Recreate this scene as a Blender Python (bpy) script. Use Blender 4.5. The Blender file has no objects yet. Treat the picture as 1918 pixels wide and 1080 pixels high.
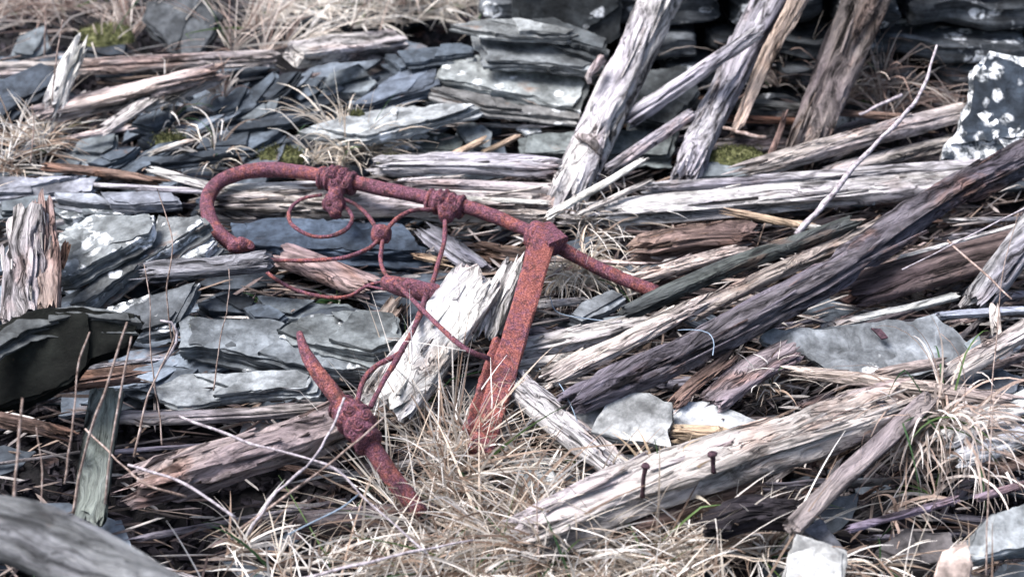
import bpy, bmesh, math, random
import numpy as np
from mathutils import Vector, Matrix
from mathutils.geometry import delaunay_2d_cdt

random.seed(7)
scn = bpy.context.scene
COL = scn.collection

# ------------------------------------------------------------------ camera
CAM = Vector((0.0, 0.0, 1.45))
PITCH = math.radians(24.0)
FOCAL, SENSOR = 57.0, 36.0
W0, H0 = 1918.0, 1080.0
FPX = FOCAL / SENSOR * W0
cam_d = bpy.data.cameras.new('camera')
cam = bpy.data.objects.new('camera', cam_d)
COL.objects.link(cam)
cam.location = CAM
cam.rotation_euler = (math.pi / 2 - PITCH, 0, 0)
cam_d.lens, cam_d.sensor_width = FOCAL, SENSOR
cam_d.clip_start, cam_d.clip_end = 0.05, 400
cam_d.dof.use_dof = True
cam_d.dof.focus_distance = 2.55
cam_d.dof.aperture_fstop = 3.4
scn.camera = cam

# ------------------------------------------------------------------ world, sun, exposure
SUN_EL, SUN_AZ = math.radians(60), math.radians(-105)      # azimuth from +Y towards +X
wd = bpy.data.worlds.new('World'); scn.world = wd; wd.use_nodes = True
wn = wd.node_tree
sky = wn.nodes.new('ShaderNodeTexSky'); sky.sky_type = 'NISHITA'; sky.sun_disc = False
sky.sun_elevation = SUN_EL; sky.sun_rotation = SUN_AZ; sky.air_density = 1.0; sky.dust_density = 4.0
wn.links.new(sky.outputs[0], wn.nodes['Background'].inputs[0])
wn.nodes['Background'].inputs[1].default_value = 0.05
sl = bpy.data.lights.new('sun', 'SUN'); so = bpy.data.objects.new('sun', sl); COL.objects.link(so)
sl.energy = 1.5; sl.angle = math.radians(28); sl.color = (0.985, 0.97, 1.0)
sdir = Vector((math.sin(SUN_AZ) * math.cos(SUN_EL), math.cos(SUN_AZ) * math.cos(SUN_EL), math.sin(SUN_EL)))
so.rotation_euler = sdir.to_track_quat('Z', 'Y').to_euler()
vs = scn.view_settings
vs.view_transform = 'Standard'; vs.look = 'None'; vs.gamma = 1.0; vs.exposure = 2.45; vs.use_curve_mapping = False

scn.cycles.max_bounces = 4; scn.cycles.diffuse_bounces = 1

# ------------------------------------------------------------------ numeric helpers
def _h(i, j, k, s):
    n = (i * 374761393 + j * 668265263 + k * 1274126177 + s * 951274213) & 0x7fffffff
    n = ((n ^ (n >> 13)) * 1103515245 + 12345) & 0x7fffffff
    n = ((n ^ (n >> 16)) * 73244475) & 0x7fffffff
    return ((n ^ (n >> 15)) & 0xffff) / 65535.0

def vnoise(x, y, z, s=0):
    x = np.asarray(x, float); y = np.asarray(y, float) + x * 0; z = np.asarray(z, float) + x * 0
    i, j, k = np.floor(x).astype(np.int64), np.floor(y).astype(np.int64), np.floor(z).astype(np.int64)
    a, b, c = x - i, y - j, z - k
    a = a * a * (3 - 2 * a); b = b * b * (3 - 2 * b); c = c * c * (3 - 2 * c)
    r = 0
    for di in (0, 1):
        for dj in (0, 1):
            for dk in (0, 1):
                w = (a if di else 1 - a) * (b if dj else 1 - b) * (c if dk else 1 - c)
                r = r + w * _h(i + di, j + dj, k + dk, s)
    return r

def fbm(x, y, z, s=0, o=3):
    r = 0; amp = 0.5; tot = 0; f = 1.0
    for q in range(o):
        r = r + amp * vnoise(np.asarray(x) * f, np.asarray(y) * f, np.asarray(z) * f, s + q * 17)
        tot += amp; amp *= 0.55; f *= 2.03
    return r / tot

def sstep(a, b, x):
    t = np.clip((x - a) / (b - a), 0, 1)
    return t * t * (3 - 2 * t)

SLOPE, Y0, Z0 = 0.22, 2.55, 0.30
NRM = Vector((0, -SLOPE, 1)).normalized()
cp, sp_ = math.cos(PITCH), math.sin(PITCH)

def nominal(x, y):
    return Z0 + SLOPE * (y - Y0)

def ray(u, v):
    a = (u - W0 / 2) / FPX; b = (H0 / 2 - v) / FPX
    return Vector((a, cp + b * sp_, -sp_ + b * cp))

def hit(u, v, h=0.0):
    """where the sight line through a photo pixel meets the heap's mean slope raised by h"""
    d = ray(u, v)
    t = (Z0 - SLOPE * Y0 + h - CAM.z) / (d.z - SLOPE * d.y)
    return CAM + d * t

def hit_y(u, v, y):
    d = ray(u, v)
    return CAM + d * (y / d.y)

def proj(p):
    q = p - CAM
    dep = q.y * cp - q.z * sp_
    return Vector((W0 / 2 + FPX * q.x / dep, H0 / 2 - FPX * (q.y * sp_ + q.z * cp) / dep))

def depth(p):
    q = p - CAM
    return q.y * cp - q.z * sp_

def P(a):
    """(u, v, h) or (u, v, ('y', Y))"""
    if isinstance(a[2], tuple): return hit_y(a[0], a[1], a[2][1])
    return hit(a[0], a[1], a[2])

def spline(pts, n):
    pts = [Vector(p) for p in pts]
    if len(pts) == 2:
        return [pts[0].lerp(pts[1], i / (n - 1)) for i in range(n)]
    ext = [pts[0] * 2 - pts[1]] + pts + [pts[-1] * 2 - pts[-2]]
    L = [0]
    for a, b in zip(pts, pts[1:]): L.append(L[-1] + (b - a).length)
    out = []
    for i in range(n):
        s = L[-1] * i / (n - 1); k = 0
        while k < len(pts) - 2 and s > L[k + 1]: k += 1
        t = (s - L[k]) / max(L[k + 1] - L[k], 1e-9)
        p0, p1, p2, p3 = ext[k:k + 4]
        out.append(0.5 * ((2 * p1) + (p2 - p0) * t + (2 * p0 - 5 * p1 + 4 * p2 - p3) * t * t + (3 * p1 - p0 - 3 * p2 + p3) * t ** 3))
    return out

# ------------------------------------------------------------------ materials
class NT:
    def __init__(self, name):
        self.m = bpy.data.materials.new(name); self.m.use_nodes = True
        self.t = self.m.node_tree; self.b = self.t.nodes['Principled BSDF']
    def n(self, typ, **kw):
        o = self.t.nodes.new('ShaderNode' + typ)
        for k, v in kw.items():
            if k.startswith('i_'):
                key = k[2:]; key = int(key) if key.isdigit() else key.replace('_', ' ')
                if isinstance(v, bpy.types.NodeSocket): self.t.links.new(v, o.inputs[key])
                else: o.inputs[key].default_value = v
            else: setattr(o, k, v)
        return o
    def math(self, op, a, b=None, clamp=False):
        o = self.t.nodes.new('ShaderNodeMath'); o.operation = op; o.use_clamp = clamp
        for i, v in enumerate((a, b)):
            if v is None: continue
            if isinstance(v, bpy.types.NodeSocket): self.t.links.new(v, o.inputs[i])
            else: o.inputs[i].default_value = v
        return o.outputs[0]
    def mix(self, f, a, b, mode='MIX'):
        o = self.t.nodes.new('ShaderNodeMix'); o.data_type = 'RGBA'; o.blend_type = mode
        for i, v in ((0, f), (6, a), (7, b)):
            if isinstance(v, bpy.types.NodeSocket): self.t.links.new(v, o.inputs[i])
            else: o.inputs[i].default_value = v
        return o.outputs[2]
    def ramp(self, f, stops, interp='LINEAR'):
        o = self.t.nodes.new('ShaderNodeValToRGB'); cr = o.color_ramp; cr.interpolation = interp
        while len(cr.elements) < len(stops): cr.elements.new(0.5)
        for e, (p, c) in zip(cr.elements, stops):
            e.position = p; e.color = (c, c, c, 1) if not isinstance(c, tuple) else (*c, 1)
        self.t.links.new(f, o.inputs[0]); return o.outputs[0]
    def coords(self, scale, warp=0.0):
        tc = self.n('TexCoord'); oi = self.n('ObjectInfo')
        off = self.math('MULTIPLY', oi.outputs['Random'], 37.0)
        add = self.n('VectorMath', operation='ADD', i_0=tc.outputs['Object'], i_1=off)
        if warp:
            wn_ = self.n('TexNoise', i_Vector=self.n('Mapping', i_Vector=add.outputs[0], i_Scale=(9, 22, 22)).outputs[0], i_Scale=1.0, i_Detail=2.0)
            d = self.n('VectorMath', operation='MULTIPLY', i_0=self.n('VectorMath', operation='SUBTRACT', i_0=wn_.outputs['Color'], i_1=(0.5, 0.5, 0.5)).outputs[0], i_1=(0, warp, warp))
            add = self.n('VectorMath', operation='ADD', i_0=add.outputs[0], i_1=d.outputs[0])
        mp = self.n('Mapping', i_Vector=add.outputs[0], i_Scale=scale)
        return mp.outputs[0], oi
    def attr(self, name):
        return self.n('Attribute', attribute_type='OBJECT', attribute_name=name).outputs['Fac']
    def noise(self, vec, scale, detail=6, rough=0.6, dist=0.0):
        return self.n('TexNoise', i_Vector=vec, i_Scale=scale, i_Detail=detail, i_Roughness=rough, i_Distortion=dist).outputs['Fac']
    def bump(self, h, strength, distance):
        b = self.n('Bump', i_Height=h, i_Strength=strength, i_Distance=distance)
        self.t.links.new(b.outputs[0], self.b.inputs['Normal'])
    def out(self, color, rough=0.85, spec=0.25):
        self.t.links.new(color, self.b.inputs['Base Color'])
        if isinstance(rough, bpy.types.NodeSocket): self.t.links.new(rough, self.b.inputs['Roughness'])
        else: self.b.inputs['Roughness'].default_value = rough
        self.b.inputs['Specular IOR Level'].default_value = spec
        return self.m

def make_wood():
    k = NT('weathered_wood')
    c, oi = k.coords((1.9, 48, 48), 0.05)
    g = k.noise(c, 1.0, 9, 0.7, 0.3)
    c2, _ = k.coords((7, 260, 260), 0.05)
    f = k.noise(c2, 1.0, 4, 0.75)
    c3, _ = k.coords((5.0, 10, 10))
    lo = k.noise(c3, 1.0, 5, 0.6, 0.6)
    c5, _ = k.coords((1.5, 62, 62), 0.05)
    cr = k.noise(c5, 1.0, 3, 0.55, 0.5)
    crack = k.ramp(k.math('ABSOLUTE', k.math('SUBTRACT', cr, 0.5)), [(0.0, 0.0), (0.014, 0.1), (0.03, 1.0)])
    patch = k.ramp(lo, [(0.42, 1.0), (0.64, 0.0)])
    crack = k.math('ADD', crack, patch, clamp=True)
    gr = k.ramp(g, [(0.37, 0.06), (0.43, 0.45), (0.50, 0.95), (0.62, 1.35)])
    fr = k.ramp(f, [(0.33, 0.30), (0.46, 0.92), (0.7, 1.2)])
    age = k.attr('age')
    col = k.mix(age, oi.outputs['Color'], gr, 'MULTIPLY')
    col = k.mix(k.math('MULTIPLY', age, 0.85), col, fr, 'MULTIPLY')
    rot = k.attr('rot')
    m = k.ramp(k.math('ADD', lo, k.math('MULTIPLY', rot, 0.26)), [(0.60, 0.0), (0.72, 1.0)])
    warm = k.mix(1.0, k.mix(0.5, oi.outputs['Color'], (0.34, 0.17, 0.10, 1)), gr, 'MULTIPLY')
    warm = k.mix(0.85, warm, fr, 'MULTIPLY')
    col = k.mix(k.math('MULTIPLY', m, 0.85), col, warm)
    c4, _ = k.coords((3.0, 14, 14))
    lv = k.noise(c4, 1.0, 3, 0.5)
    col = k.mix(k.ramp(lv, [(0.42, 0.0), (0.66, 0.75)]), col, k.mix(1.0, col, (0.87, 0.84, 0.98, 1), 'MULTIPLY'))
    stain = k.ramp(k.noise(c3, 2.1, 4, 0.6, 0.4), [(0.34, 0.28), (0.46, 1.0)])
    col = k.mix(0.8, col, stain, 'MULTIPLY')
    col = k.mix(k.math('MULTIPLY', k.math('MULTIPLY', k.math('SUBTRACT', 1.0, crack), 0.93), k.math('ADD', k.math('MULTIPLY', age, 0.7), 0.3)), col, (0.012, 0.010, 0.013, 1))
    hgt = k.math('ADD', k.math('ADD', k.math('MULTIPLY', g, 1.0), k.math('MULTIPLY', f, 0.5)), k.math('MULTIPLY', crack, 0.6))
    k.bump(hgt, 1.0, 0.010)
    return k.out(col, 0.88, 0.1)

def make_slate():
    k = NT('slate')
    c, oi = k.coords((1, 1, 1))
    lo = k.noise(c, 9.0, 5, 0.6, 0.4)
    mid = k.noise(c, 46.0, 8, 0.7, 0.2)
    c2, _ = k.coords((7, 7, 190))
    lam = k.noise(c2, 1.0, 5, 0.7, 0.2)
    v = k.ramp(lo, [(0.32, 0.4), (0.5, 0.9), (0.66, 1.5)])
    v2 = k.ramp(mid, [(0.33, 0.35), (0.5, 0.95), (0.65, 1.5)])
    v3 = k.ramp(lam, [(0.36, 0.22), (0.5, 0.95), (0.64, 1.4)])
    col = k.mix(1.0, oi.outputs['Color'], v, 'MULTIPLY')
    col = k.mix(0.8, col, v2, 'MULTIPLY')
    col = k.mix(0.65, col, v3, 'MULTIPLY')
    br = k.attr('brown')
    bm = k.ramp(k.math('ADD', lam, k.math('MULTIPLY', br, 0.3)), [(0.66, 0.0), (0.78, 0.75)])
    col = k.mix(bm, col, (0.2, 0.11, 0.065, 1))
    li = k.attr('lichen')
    cd = k.n('VectorMath', operation='ADD', i_0=c, i_1=k.n('VectorMath', operation='SCALE', i_0=k.n('TexNoise', i_Vector=c, i_Scale=60.0).outputs['Color'], i_Scale=0.02).outputs[0])
    vo = k.n('TexVoronoi', i_Vector=cd.outputs[0], i_Scale=26.0, feature='F1')
    rnd = k.n('SeparateColor', i_Color=vo.outputs['Color']).outputs[0]
    clus = k.noise(c, 6.0, 3, 0.5)
    thr = k.math('MULTIPLY', k.math('ADD', k.math('SUBTRACT', clus, 0.62), k.math('MULTIPLY', li, 0.50)), k.math('ADD', rnd, 0.5))
    lm = k.ramp(k.math('SUBTRACT', k.math('MULTIPLY', thr, 2.6), vo.outputs['Distance']), [(0.0, 0.0), (0.16, 1.0)])
    lm = k.math('MULTIPLY', lm, k.ramp(mid, [(0.42, 0.08), (0.52, 1.0)]))
    lm = k.math('MULTIPLY', lm, k.ramp(li, [(0.0, 0.0), (0.05, 1.0)]))
    col = k.mix(lm, col, k.ramp(mid, [(0.4, (0.36, 0.38, 0.37)), (0.56, (0.72, 0.74, 0.76))]))
    hgt = k.math('ADD', k.math('ADD', k.math('MULTIPLY', mid, 0.6), k.math('MULTIPLY', lam, 0.5)), k.math('MULTIPLY', lm, 0.25))
    k.bump(hgt, 0.8, 0.005)
    return k.out(col, 0.82, 0.14)

def make_rust():
    k = NT('rust')
    c, oi = k.coords((1, 1, 1))
    a = k.noise(c, 130.0, 6, 0.7)
    b = k.noise(c, 420.0, 4, 0.7)
    lo = k.noise(c, 22.0, 4, 0.6, 0.3)
    purple = k.ramp(b, [(0.34, (0.024, 0.009, 0.015)), (0.48, (0.095, 0.030, 0.048)), (0.66, (0.28, 0.12, 0.175))])
    orange = k.ramp(b, [(0.34, (0.05, 0.013, 0.012)), (0.48, (0.20, 0.052, 0.043)), (0.66, (0.44, 0.17, 0.13))])
    sel = k.ramp(k.math('ADD', k.math('ADD', k.math('MULTIPLY', a, 0.7), k.math('MULTIPLY', lo, 0.5)), k.math('MULTIPLY', k.attr('orange'), 0.3)), [(0.60, 0.0), (0.74, 1.0)])
    col = k.mix(sel, purple, orange)
    col = k.mix(k.ramp(k.noise(c, 30.0, 6, 0.65, 0.8), [(0.52, 0.0), (0.64, 0.45)]), col, k.mix(b, (0.02, 0.009, 0.011, 1), (0.10, 0.035, 0.03, 1)))
    col = k.mix(0.8, col, k.ramp(k.noise(c, 55.0, 5, 0.65, 0.5), [(0.36, 0.22), (0.47, 1.0)]), 'MULTIPLY')
    k.bump(k.math('ADD', a, k.math('MULTIPLY', b, 0.6)), 1.0, 0.004)
    return k.out(col, 0.72, 0.35)

def make_grass():
    k = NT('dry_straw')
    at = k.n('Attribute', attribute_type='GEOMETRY', attribute_name='tone')
    c, oi = k.coords((1, 1, 1))
    f = k.noise(c, 240.0, 3, 0.6)
    col = k.mix(1.0, at.outputs['Color'], k.ramp(f, [(0.3, 0.7), (0.6, 1.1)]), 'MULTIPLY')
    m = k.out(col, 0.6, 0.25)
    tr = k.n('BsdfTranslucent', i_Color=col)
    mx = k.n('MixShader', i_Fac=0.35, i_1=k.b.outputs[0], i_2=tr.outputs[0])
    k.t.links.new(mx.outputs[0], k.t.nodes['Material Output'].inputs['Surface'])
    return m

def make_simple(name, stops, scale, bump=0.004, rough=0.9, det=8):
    k = NT(name)
    c, oi = k.coords((1, 1, 1))
    a = k.noise(c, scale, det, 0.7)
    col = k.ramp(a, stops)
    k.bump(a, 0.8, bump)
    return k.out(col, rough, 0.2)

M = dict(
    wood=make_wood(), slate=make_slate(), rust=make_rust(), grass=make_grass(),
    soil=make_simple('gap_shade_soil', [(0.35, (0.004, 0.004, 0.005)), (0.6, (0.014, 0.013, 0.014))], 60, 0.01),  # soil coloured near black to deepen the shade in the gaps
    moss=make_simple('moss', [(0.36, (0.012, 0.014, 0.008)), (0.5, (0.06, 0.066, 0.022)), (0.64, (0.20, 0.20, 0.10))], 110, 0.006),
    stem=make_simple('dry_stem', [(0.35, (0.08, 0.055, 0.045)), (0.5, (0.24, 0.18, 0.155)), (0.65, (0.45, 0.38, 0.35))], 90, 0.001),
    twig=make_simple('grey_twig', [(0.35, (0.10, 0.085, 0.09)), (0.5, (0.30, 0.27, 0.29)), (0.65, (0.52, 0.48, 0.51))], 120, 0.002),
    iron=make_simple('dark_iron', [(0.35, (0.012, 0.008, 0.011)), (0.5, (0.045, 0.024, 0.032)), (0.68, (0.12, 0.06, 0.075))], 160, 0.003, 0.7),
    wire=make_simple('plastic_wire', [(0.3, (0.12, 0.17, 0.24)), (0.7, (0.28, 0.35, 0.42))], 40, 0.0, 0.4),
)

# ------------------------------------------------------------------ object helpers
def link(name, me, mat, parent=None):
    o = bpy.data.objects.new(name, me); COL.objects.link(o)
    if mat is not None and me is not None and not me.materials: me.materials.append(mat)
    if parent is not None: o.parent = parent
    return o

def tag(o, label, cat, group=None, kind=None):
    o['label'] = label; o['category'] = cat
    if group: o['group'] = group
    if kind: o['kind'] = kind
    return o

def mesh(name, v, f, smooth=True, sharp=None):
    me = bpy.data.meshes.new(name); me.from_pydata(v, [], f); me.update()
    if smooth:
        me.polygons.foreach_set('use_smooth', [True] * len(me.polygons))
        if sharp: me.set_sharp_from_angle(angle=sharp)
    return me

def tris_in(poly, px, py):
    n = len(poly); inside = np.zeros(len(px), bool); j = n - 1
    for i in range(n):
        xi, yi = poly[i]; xj, yj = poly[j]
        c = ((yi > py) != (yj > py)) & (px < (xj - xi) * (py - yi) / (yj - yi + 1e-12) + xi)
        inside ^= c; j = i
    return inside

SEED = [0]
def slab_mesh(poly2, t, rough=1.0, flake=1.0, curve=0.0):
    """ragged, laminated slate plate: outline poly2 (local metres), top near z=0, thickness t downwards"""
    SEED[0] += 1; s = SEED[0]
    poly2 = [Vector(p) for p in poly2]
    area = 0.5 * sum(a.x * b.y - b.x * a.y for a, b in zip(poly2, poly2[1:] + poly2[:1]))
    if area < 0: poly2.reverse(); area = -area
    size = math.sqrt(area)
    sp = min(max(size / 20, 0.0045), 0.016)
    out = []
    for a, b in zip(poly2, poly2[1:] + poly2[:1]):
        m = max(1, int((b - a).length / sp))
        for q in range(m): out.append(a.lerp(b, q / m))
    arr = np.array([(p.x, p.y) for p in out])
    nx = np.roll(arr, -1, 0) - np.roll(arr, 1, 0); nl = np.hypot(nx[:, 0], nx[:, 1]) + 1e-9
    nrm = np.stack([nx[:, 1] / nl, -nx[:, 0] / nl], 1)
    amp = min(0.009, size * 0.032) * rough
    seglen = np.hypot(*(np.roll(arr, -1, 0) - arr).T); arc = np.concatenate([[0], np.cumsum(seglen)]); tot = arc[-1]; arc = arc[:-1]
    r0 = np.random.RandomState(s + 70); jit = np.zeros(len(arr))
    for kn, am in ((max(0.022, size * 0.16), 1.0), (0.010, 0.45)):
        nk = max(4, int(tot / kn)); kx = np.sort(r0.rand(nk)) * tot; kv = (r0.rand(nk) - 0.5) * 2 * amp * am
        jit += np.interp(arc, np.concatenate([[kx[-1] - tot], kx, [kx[0] + tot]]), np.concatenate([[kv[-1]], kv, [kv[0]]]))
    arr = arr + nrm * jit[:, None]
    lo, hi = arr.min(0), arr.max(0)
    gx, gy = np.meshgrid(np.arange(lo[0], hi[0], sp * 1.1), np.arange(lo[1], hi[1], sp * 1.1))
    gx = gx.ravel() + (np.random.RandomState(s).rand(gx.size) - 0.5) * sp * 0.5
    gy = gy.ravel() + (np.random.RandomState(s + 1).rand(gy.size) - 0.5) * sp * 0.5
    c0 = arr.mean(0)
    ins = tris_in(arr, gx, gy)
    # keep the grid a little away from the outline
    if ins.any():
        d = np.min(np.hypot(gx[ins][:, None] - arr[None, :, 0], gy[ins][:, None] - arr[None, :, 1]), 1)
        gi = np.stack([gx[ins], gy[ins]], 1)[d > sp * 0.6]
    else: gi = np.zeros((0, 2))
    allp = [Vector(p) for p in np.vstack([arr, gi])]
    vv, ee, ff, *_ = delaunay_2d_cdt(allp, [], [list(range(len(arr)))], 1, 1e-7)
    V2 = np.array([(p.x, p.y) for p in vv]); ff = [tuple(f) for f in ff]
    ec = {}
    for f in ff:
        for a, b in zip(f, f[1:] + f[:1]): ec[(a, b)] = 1
    bnd = [(a, b) for (a, b) in ec if (b, a) not in ec]
    on = np.zeros((len(V2), 2))
    for a, b in bnd:
        d = V2[b] - V2[a]; n = np.array([d[1], -d[0]]); n /= (np.hypot(*n) + 1e-9); on[a] += n; on[b] += n
    ol = np.maximum(np.hypot(on[:, 0], on[:, 1]), 1e-6); bi = np.array(sorted({q for e in bnd for q in e})); on[bi] /= ol[bi][:, None]
    x, y = V2[:, 0], V2[:, 1]
    q = fbm(x / 0.10, y / 0.07, 3.3, s + 2, 3)
    step = min(0.0035, t * 0.25) * flake
    z = -step * (sstep(0.42, 0.45, q) + sstep(0.52, 0.55, q) + sstep(0.62, 0.65, q)) * 0.8
    z = z + (fbm(x / 0.08, y / 0.08, 9.1, s + 3, 3) - 0.5) * min(0.0022, t * 0.15)
    z = z + curve * ((x - c0[0]) ** 2 + (y - c0[1]) ** 2) / max(size, .01)
    isb = np.zeros(len(V2), bool); isb[bi] = True
    z[isb] -= min(0.0025, t * 0.15) * vnoise(x[isb] / 0.02, y[isb] / 0.02, 1, s + 4)
    verts = [np.stack([x, y, z], 1)]
    faces = list(ff); base = len(V2); nb = len(V2)
    ringid = np.full(len(V2), -1); ringid[bi] = np.arange(len(bi))
    prev = {int(i): int(i) for i in bi}
    nl_ = max(2, min(5, int(t / 0.007) + 1))
    rs = np.random.RandomState(s + 9)
    levels = []
    for k in range(nl_):
        z1 = -t * (k + 1) / nl_
        levels += [(z1 + t * 0.02, k), (z1, k + 1)] if k < nl_ - 1 else [(z1, k)]
    xb, yb = x[bi], y[bi]
    for (zl, k) in levels:
        off = (fbm(xb / 0.05, yb / 0.05, k * 3.7, s + 30, 3) - 0.5) * 2.0 * min(0.008, t * 0.4) * min(rough, 1.0)
        off += -0.15 * t * (k / nl_)
        if k == 0: off = off * 0.3
        ring = np.stack([xb + on[bi, 0] * off, yb + on[bi, 1] * off, zl + np.zeros(len(bi)) + (vnoise(xb / .03, yb / .03, k, s + 40) - .5) * t * 0.12 + z[bi] * 0.3], 1)
        verts.append(ring)
        cur = {int(i): nb + j for j, i in enumerate(bi)}
        for a, b in bnd: faces.append((prev[a], cur[a], cur[b], prev[b]))
        prev = cur; nb += len(bi)
    # underside
    ib = np.where(~isb)[0]
    verts.append(np.stack([x[ib], y[ib], np.full(len(ib), -t)], 1))
    low = dict(prev)
    for j, i in enumerate(ib): low[int(i)] = nb + j
    for f in ff: faces.append(tuple(low[i] for i in reversed(f)))
    allv = np.vstack(verts)
    return mesh('slate_plate', allv.tolist(), faces, True, 0.55)

def slab(name, poly, h, label, cat='slate', sx=0.0, sy=0.0, t=0.02, tint=(0.17, 0.19, 0.22), lichen=0.0, brown=0.0,
         group=None, rough=1.0, flake=1.0, curve=0.0, at=None, flakes=True):
    cu = sum(p[0] for p in poly) / len(poly); cv = sum(p[1] for p in poly) / len(poly)
    pc = hit_y(cu, cv, at) if at else hit(cu, cv, h)
    n = Vector((-sx, -(SLOPE + sy), 1)).normalized()
    ax = Vector((1, 0, sx)).normalized(); ay = n.cross(ax)
    p2 = []
    for u, v in poly:
        d = ray(u, v); tt = (pc - CAM).dot(n) / d.dot(n)
        q = CAM + d * tt - pc
        p2.append((q.dot(ax), q.dot(ay)))
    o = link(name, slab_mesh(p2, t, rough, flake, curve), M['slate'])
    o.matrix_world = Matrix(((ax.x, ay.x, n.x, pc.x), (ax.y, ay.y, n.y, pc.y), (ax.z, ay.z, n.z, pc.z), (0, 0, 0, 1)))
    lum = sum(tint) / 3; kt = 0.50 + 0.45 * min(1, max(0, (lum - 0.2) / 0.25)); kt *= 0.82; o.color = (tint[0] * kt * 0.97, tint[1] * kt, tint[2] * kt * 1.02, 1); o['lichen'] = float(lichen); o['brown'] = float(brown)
    if label: tag(o, label, cat, group)
    P2 = [Vector(p) for p in p2]; area = abs(0.5 * sum(a.x * b.y - b.x * a.y for a, b in zip(P2, P2[1:] + P2[:1])))
    if flakes and area > 0.002:
        cen = sum(P2, Vector((0, 0))) / len(P2)
        for q in range(3 if area > 0.008 else 2):
            if q < (2 if area > 0.008 else 1):      # a thin lamina left on top
                an = random.uniform(0, 6.283); d = Vector((math.cos(an), math.sin(an))); off = random.uniform(-0.35, 0.1) * math.sqrt(area)
                pl = clip_poly([cen + (p - cen) * random.uniform(0.86, 0.98) for p in P2], d, cen.dot(d) + off); zt = random.uniform(.0025, .004) * (q + 1); th = .005 + .003 * q
            else:                                    # a lamina sticking out underneath
                sh = Vector((random.uniform(-.008, .008), random.uniform(-.012, .0))); pl = [cen + (p - cen) * random.uniform(.93, 1.0) + sh for p in P2]; zt = -t * 0.95; th = .006
            if len(pl) < 3: continue
            ar = abs(0.5 * sum(a.x * b.y - b.x * a.y for a, b in zip(pl, pl[1:] + pl[:1])))
            if ar < 0.0006: continue
            c = link('flake', slab_mesh(pl, th, rough * 1.2, flake), M['slate'], o); c.location = (0, 0, zt)
            kf = random.uniform(.75, 1.25); c.color = tuple(min(1, v * kf) for v in o.color[:3]) + (1,); c['lichen'] = float(lichen); c['brown'] = float(brown)
    return o

def clip_poly(pl, d, off):
    out = []
    for a, b in zip(pl, pl[1:] + pl[:1]):
        da, db = a.dot(d) - off, b.dot(d) - off
        if da >= 0: out.append(a)
        if (da >= 0) != (db >= 0): out.append(a.lerp(b, da / (da - db)))
    return out

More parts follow.
